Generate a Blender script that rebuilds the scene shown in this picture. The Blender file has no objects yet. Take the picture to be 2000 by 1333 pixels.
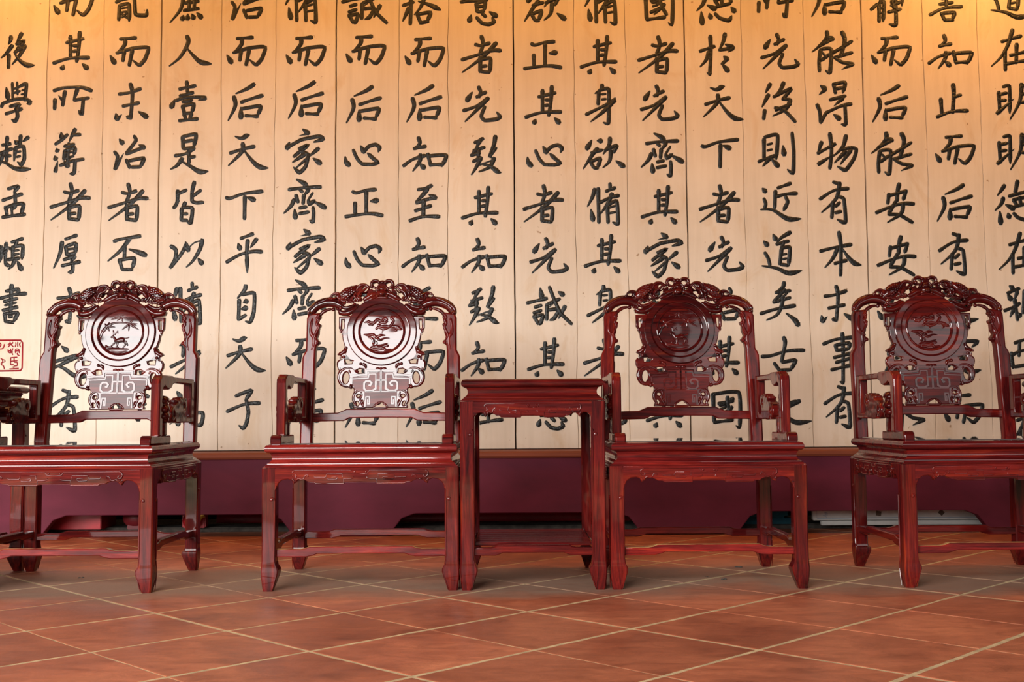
import bpy, bmesh, math, random
from mathutils import Vector, Matrix
random.seed(7)
C = bpy.context.scene.collection
PI = math.pi

# ------------------------------------------------------------------ camera
CAM_H = 0.593
FPX = 2125.0
PITCH = math.atan(146.5 / FPX)
ROLL = 0.0062
cam = bpy.data.cameras.new('camera')
cam.sensor_width = 36.0
cam.lens = FPX / 2000.0 * 36.0
cam.clip_start = 0.05
camo = bpy.data.objects.new('camera', cam)
C.objects.link(camo)
_F = Vector((0, math.cos(PITCH), math.sin(PITCH)))
_R0 = Vector((1, 0, 0)); _U0 = Vector((0, -math.sin(PITCH), math.cos(PITCH)))
_R = _R0 * math.cos(ROLL) - _U0 * math.sin(ROLL)
_U = _U0 * math.cos(ROLL) + _R0 * math.sin(ROLL)
camo.matrix_world = Matrix(((_R.x, _U.x, -_F.x, 0), (_R.y, _U.y, -_F.y, 0), (_R.z, _U.z, -_F.z, CAM_H), (0, 0, 0, 1)))
bpy.context.scene.camera = camo

def at(px, py, Y):
    """point of the photograph on the vertical plane at distance Y"""
    d = _F * FPX + _R * (px - 1000) - _U * (py - 666.5)
    return Vector((0, 0, CAM_H)) + d * (Y / d.y)

# ------------------------------------------------------------------ light
sc = bpy.context.scene
sc.view_settings.view_transform = 'Standard'
sc.view_settings.look = 'None'
sc.view_settings.gamma = 1.0
sc.view_settings.use_curve_mapping = False
sc.view_settings.exposure = 0.0
w = bpy.data.worlds.new('hall_ambience'); sc.world = w; w.use_nodes = True
w.node_tree.nodes['Background'].inputs[0].default_value = (0.80, 0.72, 0.66, 1)
w.node_tree.nodes['Background'].inputs[1].default_value = 0.30

def area(name, loc, target, sx, sy, power, color, spread=PI):
    l = bpy.data.lights.new(name, 'AREA'); l.shape = 'RECTANGLE'; l.size = sx; l.size_y = sy
    l.energy = power; l.color = color; l.spread = spread
    o = bpy.data.objects.new(name, l); C.objects.link(o); o.location = loc
    o.rotation_euler = (Vector(target) - Vector(loc)).to_track_quat('-Z', 'Y').to_euler()
    return o
# daylight through the open front of the hall, behind the camera and to its left
DAY = (1.0, 0.975, 0.95)
area('doorway_daylight', (-4.3, -3.0, 2.65), (-4.3, 5.0, 2.65), 7.0, 2.5, 1640, DAY)
area('side_opening_daylight', (3.6, -3.0, 2.6), (3.6, 5.0, 2.6), 3.4, 2.4, 70, DAY)
# warm lamps hung under the ceiling in front of the screen
WARM = (1.0, 0.43, 0.10)
area('warm_lamp', (-2.85, 4.75, 3.45), (-2.85, 5.75, 2.3), 0.7, 0.3, 26, WARM)
area('warm_lamp', (2.75, 4.75, 3.45), (2.75, 5.75, 2.3), 0.7, 0.3, 29, WARM)
area('warm_lamp', (0.0, 4.55, 3.5), (0.0, 5.75, 1.9), 3.2, 0.3, 37, WARM)

# ------------------------------------------------------------------ helpers
def tag(o, label=None, cat=None, group=None, kind=None):
    if label: o['label'] = label
    if cat: o['category'] = cat
    if group: o['group'] = group
    if kind: o['kind'] = kind
    return o
def empty(name, loc=(0, 0, 0)):
    o = bpy.data.objects.new(name, None); C.objects.link(o); o.location = loc
    o.empty_display_size = 0.1
    return o
def obj(name, me, mat, parent=None, smooth=62):
    if isinstance(me, bmesh.types.BMesh):
        m = bpy.data.meshes.new(name); me.to_mesh(m); me.free(); me = m
    flat_ = [p.index for p in me.polygons if p.material_index]
    if mat: me.materials.clear(); me.materials.append(mat)
    if smooth:
        me.shade_smooth(); me.set_sharp_from_angle(angle=math.radians(smooth))
        for i in flat_: me.polygons[i].use_smooth = False
    for p in me.polygons: p.material_index = 0
    o = bpy.data.objects.new(name, me); C.objects.link(o)
    if parent: o.parent = parent
    return o
def copy_tree(o, parent=None):
    c = o.copy(); C.objects.link(c); c.parent = parent
    for ch in [k for k in o.children]: copy_tree(ch, c)
    return c
def box(bm, x0, x1, y0, y1, z0, z1, bev=0.0):
    vs = [bm.verts.new((x, y, z)) for z in (z0, z1) for y in (y0, y1) for x in (x0, x1)]
    fs = [bm.faces.new([vs[i] for i in q]) for q in ((0, 2, 3, 1), (4, 5, 7, 6), (0, 1, 5, 4), (2, 6, 7, 3), (0, 4, 6, 2), (1, 3, 7, 5))]
    if bev:
        es = list({e for f in fs for e in f.edges})
        bmesh.ops.bevel(bm, geom=es, offset=bev, segments=2, affect='EDGES')
        bm.normal_update()
        for f in bm.faces:
            if max(abs(c) for c in f.normal) > .9995: f.material_index = 1
def spl(pts, n=6, closed=False):
    """Catmull-Rom through 2D/3D points"""
    P = [Vector(p) for p in pts]; m = len(P); out = []
    rng = m if closed else m - 1
    for i in range(rng):
        if closed: a, b, c, d = P[(i - 1) % m], P[i], P[(i + 1) % m], P[(i + 2) % m]
        else: a, b, c, d = P[max(i - 1, 0)], P[i], P[i + 1], P[min(i + 2, m - 1)]
        for k in range(n):
            t = k / n
            out.append(0.5 * ((2 * b) + (c - a) * t + (2 * a - 5 * b + 4 * c - d) * t * t + (3 * b - a - 3 * c + d) * t ** 3))
    if not closed: out.append(P[-1].copy())
    return out
def plate(outlines, thick, bev, fn):
    """extruded, round-edged board from closed 2D outlines (first is the outside, the others are holes).
    fn(u, v, w) maps flat coordinates into the chair"""
    cu = bpy.data.curves.new('tmp', 'CURVE'); cu.dimensions = '2D'; cu.fill_mode = 'BOTH'
    cu.extrude = max(thick / 2 - bev, 0.0002); cu.bevel_depth = bev; cu.bevel_resolution = 1; cu.offset = -bev
    for pts in outlines:
        s = cu.splines.new('POLY'); s.points.add(len(pts) - 1)
        for i, p in enumerate(pts): s.points[i].co = (p[0], p[1], 0, 1)
        s.use_cyclic_u = True
    o = bpy.data.objects.new('tmp', cu); C.objects.link(o)
    dg = bpy.context.evaluated_depsgraph_get()
    me = bpy.data.meshes.new_from_object(o.evaluated_get(dg))
    bpy.data.objects.remove(o); bpy.data.curves.remove(cu)
    bm = bmesh.new(); bm.from_mesh(me); bpy.data.meshes.remove(me)
    bmesh.ops.remove_doubles(bm, verts=bm.verts, dist=1e-5)
    zc = thick / 2 - 2e-5; zs = thick / 2 - bev + 2e-5
    for f in bm.faces:                     # faces and square sides stay flat, only the rounded edge is smooth
        zz = [v.co.z for v in f.verts]
        f.material_index = 1 if (min(zz) > zc or max(zz) < -zc or (max(zz) < zs and min(zz) > -zs)) else 0
    for v in bm.verts: v.co = Vector(fn(v.co.x, v.co.y, v.co.z))
    bmesh.ops.recalc_face_normals(bm, faces=bm.faces)
    return bm
def join(bm, other):
    me = bpy.data.meshes.new('t'); other.to_mesh(me); other.free(); bm.from_mesh(me); bpy.data.meshes.remove(me)
    return bm
def rib(bm, pts, rad, fn, flat=0.8, n=8, w0=0.0, m=5, closed=False):
    """rounded strand lying in a plane: pts 2D, rad number or list, fn(u,v,w)"""
    P = spl(pts, m, closed) if m > 1 else [Vector(p) for p in pts]
    L = len(P)
    rr = rad if isinstance(rad, (list, tuple)) else [rad, rad]
    rings = []
    for i, p in enumerate(P):
        if closed: t = (P[(i + 1) % L] - P[i - 1])
        else: t = P[min(i + 1, L - 1)] - P[max(i - 1, 0)]
        if t.length < 1e-9: t = Vector((1, 0))
        t.normalize(); s = Vector((-t.y, t.x))
        f = i / max(L - 1, 1) * (len(rr) - 1); k = min(int(f), len(rr) - 2); r = rr[k] * (1 - (f - k)) + rr[k + 1] * (f - k)
        if not closed and (i == 0 or i == L - 1): r *= 0.45
        ring = []
        for j in range(n):
            a = 2 * PI * j / n
            q = p + s * (r * math.cos(a))
            ring.append(bm.verts.new(fn(q.x, q.y, w0 + r * flat * math.sin(a))))
        rings.append(ring)
    for i in range(L if closed else L - 1):
        A, B = rings[i], rings[(i + 1) % L]
        for j in range(n): bm.faces.new((A[j], A[(j + 1) % n], B[(j + 1) % n], B[j]))
    if not closed:
        bm.faces.new(rings[0][::-1]); bm.faces.new(rings[-1])
def ball(bm, u, v, r, fn, w0=0.0, flat=1.0, ru=None, rot=0.0, seg=10):
    ru = ru or r; rings = []
    ca, sa = math.cos(rot), math.sin(rot)
    for i in range(1, seg // 2 + 1):
        th = PI * i / (seg // 2 + 1)
        ring = []
        for j in range(seg):
            ph = 2 * PI * j / seg
            a = ru * math.sin(th) * math.cos(ph); b = r * math.sin(th) * math.sin(ph); c = r * flat * math.cos(th)
            ring.append(bm.verts.new(fn(u + a * ca - b * sa, v + a * sa + b * ca, w0 + c)))
        rings.append(ring)
    top = bm.verts.new(fn(u, v, w0 + r * flat)); bot = bm.verts.new(fn(u, v, w0 - r * flat))
    for A, B in zip(rings, rings[1:]):
        for j in range(seg): bm.faces.new((A[j], B[j], B[(j + 1) % seg], A[(j + 1) % seg]))
    for j in range(seg):
        bm.faces.new((top, rings[0][j], rings[0][(j + 1) % seg])); bm.faces.new((bot, rings[-1][(j + 1) % seg], rings[-1][j]))
def fixn(bm):
    bmesh.ops.recalc_face_normals(bm, faces=bm.faces); return bm
def rect_stack(bm, hx, hy, prof, cap_top=True, cap_bot=True):
    """moulding swept round a rectangle: prof = [(inset, z)]"""
    R = []
    for i, z in prof:
        a, b = hx - i, hy - i
        R.append([bm.verts.new(p) for p in ((-a, -b, z), (a, -b, z), (a, b, z), (-a, b, z))])
    for A, B in zip(R, R[1:]):
        for j in range(4): bm.faces.new((A[j], B[j], B[(j + 1) % 4], A[(j + 1) % 4]))
    if cap_top: bm.faces.new(R[0])
    if cap_bot: bm.faces.new(R[-1][::-1])
    return fixn(bm)

# ------------------------------------------------------------------ materials
def nd(t, typ, **kw):
    n = t.nodes.new(typ)
    for k, v in kw.items():
        if k in n.inputs.keys(): n.inputs[k].default_value = v
        else: setattr(n, k, v)
    return n
def mat(name):
    m = bpy.data.materials.new(name); m.use_nodes = True
    return m, m.node_tree, m.node_tree.nodes['Principled BSDF']
def ramp(t, fac, stops):
    r = t.nodes.new('ShaderNodeValToRGB'); e = r.color_ramp.elements
    while len(e) < len(stops): e.new(0.5)
    for k, (p, c) in zip(e, stops): k.position = p; k.color = (*c, 1)
    t.links.new(fac, r.inputs[0]); return r
def mixc(t, fac, a, b, mode='MIX'):
    m = t.nodes.new('ShaderNodeMix'); m.data_type = 'RGBA'; m.blend_type = mode
    for s, v in ((0, fac), (6, a), (7, b)):
        if hasattr(v, 'is_output'): t.links.new(v, m.inputs[s])
        elif s == 0: m.inputs[0].default_value = v
        else: m.inputs[s].default_value = (*v, 1)
    return m.outputs[2]
def math_(t, op, a, b=None, clamp=False):
    m = t.nodes.new('ShaderNodeMath'); m.operation = op; m.use_clamp = clamp
    for i, v in enumerate((a, b)):
        if v is None: continue
        if hasattr(v, 'is_output'): t.links.new(v, m.inputs[i])
        else: m.inputs[i].default_value = v
    return m.outputs[0]
def noise(t, vec, scale, detail=3, rough=0.55, dist=0.0, stretch=(1, 1, 1)):
    mp = t.nodes.new('ShaderNodeMapping'); mp.inputs['Scale'].default_value = stretch
    t.links.new(vec, mp.inputs[0])
    n = nd(t, 'ShaderNodeTexNoise', Scale=scale, Detail=detail, Roughness=rough, Distortion=dist)
    t.links.new(mp.outputs[0], n.inputs['Vector']); return n
def bump(t, b, h, strength, dist=0.01):
    n = nd(t, 'ShaderNodeBump', Strength=strength, Distance=dist); t.links.new(h, n.inputs['Height'])
    t.links.new(n.outputs[0], b.inputs['Normal']); return n
def rosewood(name, axis, bright=1.0, worn=False):
    m, t, b = mat(name)
    tc = t.nodes.new('ShaderNodeTexCoord'); oi = t.nodes.new('ShaderNodeObjectInfo')
    add = t.nodes.new('ShaderNodeVectorMath'); add.operation = 'ADD'
    t.links.new(tc.outputs['Object'], add.inputs[0])
    sc_ = t.nodes.new('ShaderNodeMath'); sc_.operation = 'MULTIPLY'; sc_.inputs[1].default_value = 7.0
    t.links.new(oi.outputs['Random'], sc_.inputs[0]); t.links.new(sc_.outputs[0], add.inputs[1])
    v = add.outputs[0]
    st = [9, 9, 9]; st[axis] = 0.55
    n1 = noise(t, v, 4.0, 5, 0.6, 1.2, st)
    n2 = noise(t, v, 26.0, 3, 0.6, 0.3, st)
    n3 = noise(t, v, 2.6, 2, 0.5, 0.4)
    k = bright
    r1 = ramp(t, n1.outputs[0], [(0.30, (0.026 * k, 0.004 * k, 0.005 * k)), (0.46, (0.090 * k, 0.0065 * k, 0.007 * k)), (0.60, (0.150 * k, 0.010 * k, 0.008 * k)), (0.80, (0.30 * k, 0.036 * k, 0.010 * k))])
    r2 = ramp(t, n2.outputs[0], [(0.36, (0.55, 0.5, 0.5)), (0.60, (1.0, 1.0, 1.0))])
    c = mixc(t, 0.8, r1.outputs[0], r2.outputs[0], 'MULTIPLY')
    r3 = ramp(t, n3.outputs[0], [(0.35, (0.62, 0.60, 0.66)), (0.65, (1.15, 1.1, 1.0))])
    c = mixc(t, 0.8, c, r3.outputs[0], 'MULTIPLY')
    rb = ramp(t, oi.outputs['Random'], [(0, (0.78, 0.72, 0.72)), (1, (1.25, 1.25, 1.1))]).outputs[0]
    c = mixc(t, 1.0, c, rb, 'MULTIPLY')
    if worn:
        g = t.nodes.new('ShaderNodeNewGeometry'); s = t.nodes.new('ShaderNodeSeparateXYZ'); t.links.new(g.outputs['True Normal'], s.inputs[0])
        nw = noise(t, v, 14, 3)
        f = math_(t, 'MULTIPLY', math_(t, 'GREATER_THAN', s.outputs[2], 0.75), math_(t, 'MULTIPLY', math_(t, 'SUBTRACT', nw.outputs[0], 0.30), 3.2, True))
        c = mixc(t, f, c, (0.42, 0.22, 0.08))
    t.links.new(c, b.inputs['Base Color'])
    b.inputs['Specular IOR Level'].default_value = 0.02
    rr = math_(t, 'ADD', math_(t, 'MULTIPLY', n3.outputs[0], 0.2), 0.22); t.links.new(rr, b.inputs['Roughness'])
    b.inputs['Coat Weight'].default_value = 0.72; b.inputs['Coat Roughness'].default_value = 0.055
    if worn: t.links.new(math_(t, 'MULTIPLY', math_(t, 'SUBTRACT', 1.0, f), 0.65), b.inputs['Coat Weight'])
    b.inputs['Coat IOR'].default_value = 1.5
    bp = bump(t, b, n2.outputs[0], 0.12, 0.002)
    b2 = nd(t, 'ShaderNodeBump', Strength=0.6, Distance=0.003); n5 = noise(t, v, 9.0, 1, 0.5)
    t.links.new(n5.outputs[0], b2.inputs['Height']); t.links.new(b2.outputs[0], bp.inputs['Normal'])
    t.links.new(b2.outputs[0], b.inputs['Coat Normal'])
    return m
WX = rosewood('rosewood_grain_across', 0, .88)
WY = rosewood('rosewood_grain_deep', 1, .8)
WZ = rosewood('rosewood_grain_upright', 2, .85)
WW = rosewood('rosewood_worn_edge', 0, 1.5, True)
WP = rosewood('rosewood_satin_post', 2); WR = rosewood('rosewood_satin_rail', 0)
for _m, _c in ((WP, .32), (WR, .26)):
    _b = _m.node_tree.nodes['Principled BSDF']; _b.inputs['Coat Weight'].default_value = _c; _b.inputs['Coat Roughness'].default_value = .13
WS = rosewood('rosewood_seat_moulding', 0, 1.18)
WG = rosewood('rosewood_carved_ground', 0, 1.0)
_b = WG.node_tree.nodes['Principled BSDF']; _b.inputs['Coat Weight'].default_value = .35; _b.inputs['Coat Roughness'].default_value = .28
WC = rosewood('rosewood_carved', 0, 0.72)
def seat_top_mat():
    m, t, b = mat('polished_seat_glass')
    b.inputs['Base Color'].default_value = (0.05, 0.035, 0.03, 1); b.inputs['Roughness'].default_value = 0.03
    b.inputs['Coat Weight'].default_value = 1.0; b.inputs['Coat Roughness'].default_value = 0.02
    b.inputs['Specular IOR Level'].default_value = 0.8
    return m
SEATM = seat_top_mat()
def plank_mat():
    m, t, b = mat('cream_painted_plank')
    tc = t.nodes.new('ShaderNodeTexCoord'); oi = t.nodes.new('ShaderNodeObjectInfo')
    g = t.nodes.new('ShaderNodeNewGeometry'); v = g.outputs['Position']
    n1 = noise(t, v, 1.3, 4, 0.6, 0.4); n2 = noise(t, v, 30, 3, 0.6, 0, (1, 1, 0.06)); n3 = noise(t, v, 5.0, 4, 0.65, 1.0, (1, 1, 0.5)); n4 = noise(t, v, 38, 2, 0.5)
    c0 = ramp(t, n1.outputs[0], [(0.3, (0.66, 0.56, 0.44)), (0.7, (0.76, 0.67, 0.55))]).outputs[0]
    c = mixc(t, 1.0, c0, ramp(t, n2.outputs[0], [(0.3, (0.93, 0.92, 0.90)), (0.6, (1, 1, 1))]).outputs[0], 'MULTIPLY')
    c = mixc(t, 1.0, c, ramp(t, n3.outputs[0], [(0.56, (1, 1, 1)), (0.76, (0.90, 0.80, 0.66))]).outputs[0], 'MULTIPLY')
    c = mixc(t, 1.0, c, ramp(t, n4.outputs[0], [(0.22, (0.55, 0.45, 0.35)), (0.255, (1, 1, 1))]).outputs[0], 'MULTIPLY')
    hue = math_(t, 'ADD', math_(t, 'MULTIPLY', oi.outputs['Random'], 0.07), 0.95)
    cc = t.nodes.new('ShaderNodeCombineColor'); [t.links.new(hue, cc.inputs[i]) for i in range(3)]
    c = mixc(t, 1.0, c, cc.outputs[0], 'MULTIPLY')
    t.links.new(c, b.inputs['Base Color']); b.inputs['Roughness'].default_value = 0.48
    bump(t, b, n2.outputs[0], 0.15, 0.003)
    return m
PLANK = plank_mat()
def simple(name, col, rough=0.5, metal=0.0, nscale=8, var=0.25, bmp=0.1, coat=0.0, stretch=(1, 1, 1), spec=.35):
    m, t, b = mat(name)
    g = t.nodes.new('ShaderNodeNewGeometry')
    n = noise(t, g.outputs['Position'], nscale, 4, 0.6, 0.3, stretch)
    lo = tuple(x * (1 - var) for x in col); hi = tuple(min(1, x * (1 + var)) for x in col)
    r = ramp(t, n.outputs[0], [(0.3, lo), (0.7, hi)]); t.links.new(r.outputs[0], b.inputs['Base Color'])
    b.inputs['Roughness'].default_value = rough; b.inputs['Metallic'].default_value = metal; b.inputs['Coat Weight'].default_value = coat
    b.inputs['Coat Roughness'].default_value = 0.15
    b.inputs['Specular IOR Level'].default_value = spec
    if bmp: bump(t, b, n.outputs[0], bmp, 0.004)
    return m
def ink_mat():
    m, t, b = mat('black_lacquer_in_carving')
    g = t.nodes.new('ShaderNodeNewGeometry')
    n = noise(t, g.outputs['Position'], 75, 3, 0.7, 0.5); n2 = noise(t, g.outputs['Position'], 22, 3, 0.6)
    r = ramp(t, n.outputs[0], [(0.35, (0.006, 0.007, 0.007)), (0.58, (0.012, 0.014, 0.014)), (0.75, (0.06, 0.068, 0.062))])
    t.links.new(r.outputs[0], b.inputs['Base Color']); b.inputs['Roughness'].default_value = 0.30; b.inputs['Specular IOR Level'].default_value = 0.35
    bump(t, b, n.outputs[0], 0.5, 0.008)
    return m
INK = ink_mat()
SEAL = simple('red_seal_lacquer', (0.26, 0.004, 0.012), 0.5, spec=.15)
LEDGE = simple('brown_worn_ledge', (0.17, 0.045, 0.022), 0.55, nscale=9, stretch=(.2, 1, 1), spec=.2)
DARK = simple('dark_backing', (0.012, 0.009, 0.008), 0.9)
APR = simple('purple_red_painted_board', (0.115, 0.016, 0.032), 0.6, nscale=2.2, var=0.25, bmp=0.05, coat=0.0, stretch=(1, 1, 2), spec=.15)
REDP = simple('bright_red_paint', (0.36, 0.012, 0.018), 0.35)
GOLD = simple('gold_paint', (0.55, 0.33, 0.04), 0.4, 0.3)
WHITE = simple('grimy_white_sheet', (0.50, 0.50, 0.47), 0.6, nscale=5, var=0.18)
BLUE = simple('blue_paint', (0.02, 0.14, 0.32), 0.5)
DIRT = simple('grey_brown_dirt', (0.05, 0.042, 0.035), 0.95, nscale=30, var=0.5, bmp=0.6)
TAPE = simple('dark_tape', (0.09, 0.07, 0.055), 0.7)
GROUT = simple('tan_mortar', (0.46, 0.34, 0.19), 0.9, nscale=25, var=0.3, bmp=0.5)
def tile_mat():
    m, t, b = mat('terracotta_tile')
    g = t.nodes.new('ShaderNodeNewGeometry'); P = g.outputs['Position']; oi = t.nodes.new('ShaderNodeObjectInfo')
    n1 = noise(t, P, 2.6, 5, 0.6, 0.8); n2 = noise(t, P, 11, 6, 0.7, 0.8, (0.7, 1.6, 1)); n3 = noise(t, P, 60, 2, 0.5)
    c = ramp(t, n1.outputs[0], [(0.28, (0.25, 0.070, 0.036)), (0.5, (0.36, 0.110, 0.055)), (0.72, (0.46, 0.160, 0.080))]).outputs[0]
    c = mixc(t, 0.85, c, ramp(t, n2.outputs[0], [(0.3, (0.60, 0.54, 0.52)), (0.62, (1.10, 1.10, 1.10))]).outputs[0], 'MULTIPLY')
    h = ramp(t, oi.outputs['Random'], [(0.0, (0.82, 0.78, 0.76)), (1.0, (1.12, 1.10, 1.08))]).outputs[0]
    c = mixc(t, 1.0, c, h, 'MULTIPLY')
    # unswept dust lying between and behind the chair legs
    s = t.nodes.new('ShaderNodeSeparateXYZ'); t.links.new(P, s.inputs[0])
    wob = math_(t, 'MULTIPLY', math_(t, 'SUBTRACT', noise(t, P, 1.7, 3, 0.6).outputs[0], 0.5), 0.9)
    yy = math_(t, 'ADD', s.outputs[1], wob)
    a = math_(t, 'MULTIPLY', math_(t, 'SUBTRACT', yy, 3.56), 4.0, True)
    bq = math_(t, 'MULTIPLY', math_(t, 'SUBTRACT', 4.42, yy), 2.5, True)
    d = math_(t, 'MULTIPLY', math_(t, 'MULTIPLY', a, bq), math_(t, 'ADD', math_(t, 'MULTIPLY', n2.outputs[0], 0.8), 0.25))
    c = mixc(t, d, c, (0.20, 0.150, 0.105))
    t.links.new(c, b.inputs['Base Color'])
    r = math_(t, 'ADD', math_(t, 'MULTIPLY', n1.outputs[0], 0.3), math_(t, 'ADD', math_(t, 'MULTIPLY', d, 0.3), 0.30)); t.links.new(r, b.inputs['Roughness'])
    b.inputs['Specular IOR Level'].default_value = 0.45
    mx = math_(t, 'ADD', n2.outputs[0], math_(t, 'MULTIPLY', n3.outputs[0], 0.3))
    bump(t, b, mx, 0.22, 0.006)
    return m
TILE = tile_mat()

# ------------------------------------------------------------------ the setting
WALL_Y = 5.75          # face of the lettered planks
BASE_Y = 5.45          # face of the painted base board
LEDGE_Z = 0.417

floor = empty('floor'); tag(floor, kind='structure')
bm = bmesh.new(); box(bm, -7, 7, -3.2, 6.6, -0.08, -0.0010)
obj('mortar_bed', bm, GROUT, floor, 0)
A = Vector((0.28533, -0.27675)); B = Vector((0.27995, 0.27081)); O = Vector((0.6169, 2.7962))
ja = {}; jb = {}
for i in range(-16, 17):
    ja[i] = (random.uniform(-.006, .006), random.choice((.0045, .0055, .0068, .0080)))
    jb[i] = (random.uniform(-.006, .006), random.choice((.0024, .0036, .0062, .0085)))
La, Lb = A.length, B.length
for i in range(-16, 16):
    for j in range(-16, 16):
        c = O + A * (i + .5) + B * (j + .5)
        if not (-3.75 < c.x < 3.75 and 1.6 < c.y < 6.1): continue
        u0 = i + (ja[i][0] + ja[i][1]) / La; u1 = i + 1 + (ja[i + 1][0] - ja[i + 1][1]) / La
        v0 = j + (jb[j][0] + jb[j][1]) / Lb; v1 = j + 1 + (jb[j + 1][0] - jb[j + 1][1]) / Lb
        bm = bmesh.new(); top = []; bot = []
        dz = random.uniform(.0, .0006)
        N = 7
        per = [(u0 + (u1 - u0) * k / N, v0, 0, 1) for k in range(N)] + [(u1, v0 + (v1 - v0) * k / N, -1, 0) for k in range(N)] + \
              [(u1 - (u1 - u0) * k / N, v1, 0, -1) for k in range(N)] + [(u0, v1 - (v1 - v0) * k / N, 1, 0) for k in range(N)]
        outer = []; inner = []; low = []
        for (u, v, iu, iv) in per:
            q = random.uniform(-.0018, .0018)
            u2 = u + iu * q / La; v2 = v + iv * q / Lb
            p = O + A * u2 + B * v2 - c
            pc = p * (1 - .004 / max(p.length, .01))
            low.append(bm.verts.new((p.x, p.y, -.012))); outer.append(bm.verts.new((p.x, p.y, -.0006 + dz))); inner.append(bm.verts.new((pc.x, pc.y, dz)))
        n = len(per)
        for k in range(n):
            bm.faces.new((low[k], low[(k + 1) % n], outer[(k + 1) % n], outer[k]))
            bm.faces.new((outer[k], outer[(k + 1) % n], inner[(k + 1) % n], inner[k]))
        bm.faces.new(inner)
        fixn(bm)
        o = obj('floor_tile', bm, TILE, floor, 0); o.location = (c.x, c.y, 0)

# unseen roof over the chairs; lintel added to shade the upper planks
bm = bmesh.new(); box(bm, -7, 7, .85, 6.6, 3.62, 3.70)
tag(obj('ceiling', bm, simple('dark_ceiling_boards', (.10, .055, .035), .6), None, 0), kind='structure')
bm = bmesh.new(); box(bm, -7, 7, .85, .97, 2.02, 3.62)
tag(obj('added_shade_lintel', bm, bpy.data.materials['dark_ceiling_boards'], None, 0), kind='structure')

# planks of the lettered screen
wall = empty('wall_back', (0, WALL_Y, LEDGE_Z)); tag(wall, kind='structure')
SEAMS = [-386, -270, -153, -34, 84, 195, 308, 429, 534, 655, 778, 875, 1005, 1126, 1226, 1344, 1456, 1580, 1695, 1817, 1926, 2042, 2160, 2275]
SX = [at(p, 500, WALL_Y).x for p in SEAMS]
TOP_Z = 3.35
bm = bmesh.new(); box(bm, SX[0] - .02, SX[-1] + .02, WALL_Y + .045, WALL_Y + .075, LEDGE_Z, TOP_Z)
o = obj('backing_board', bm, DARK, wall, 0); o.location = (0, -WALL_Y, -LEDGE_Z)
edges = []
for k, x in enumerate(SX):
    wide = SEAMS[k] in (-34, 308, 655, 1005, 1344, 1695, 2042, -386, 2275)
    amp = .0012 if wide else .0034
    off = []; v = 0
    for i in range(40):
        v = v * .8 + random.uniform(-amp, amp); off.append(v)
    edges.append((x, .0034 if wide else .0009, off))
planks = []
for k in range(len(SX) - 1):
    bm = bmesh.new(); (xl, gl, ol), (xr, gr, orr) = edges[k], edges[k + 1]
    n = 40; dy = random.uniform(-.0010, .0010); F = []
    for i in range(n):
        z = LEDGE_Z + .0045 + (TOP_Z - LEDGE_Z) * i / (n - 1)
        a = xl + gl + ol[i]; b = xr - gr + orr[i]
        F.append([bm.verts.new(p) for p in ((a, WALL_Y + .04, z), (a, WALL_Y + .002 + dy, z), (a + .0018, WALL_Y + dy, z), (b - .0018, WALL_Y + dy, z), (b, WALL_Y + .002 + dy, z), (b, WALL_Y + .04, z))])
    for p, q in zip(F, F[1:]):
        for j in range(6): bm.faces.new((p[j], p[(j + 1) % 6], q[(j + 1) % 6], q[j]))
    bm.faces.new(F[0][::-1]); bm.faces.new(F[-1]); fixn(bm)
    o = obj('plank', bm, PLANK, wall, 0); o.location = (0, -WALL_Y, -LEDGE_Z); planks.append((o, dy))
def plank_at(x):
    for k in range(len(SX) - 1):
        if SX[k] <= x < SX[k + 1]: return planks[k]
    return planks[0]

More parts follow.
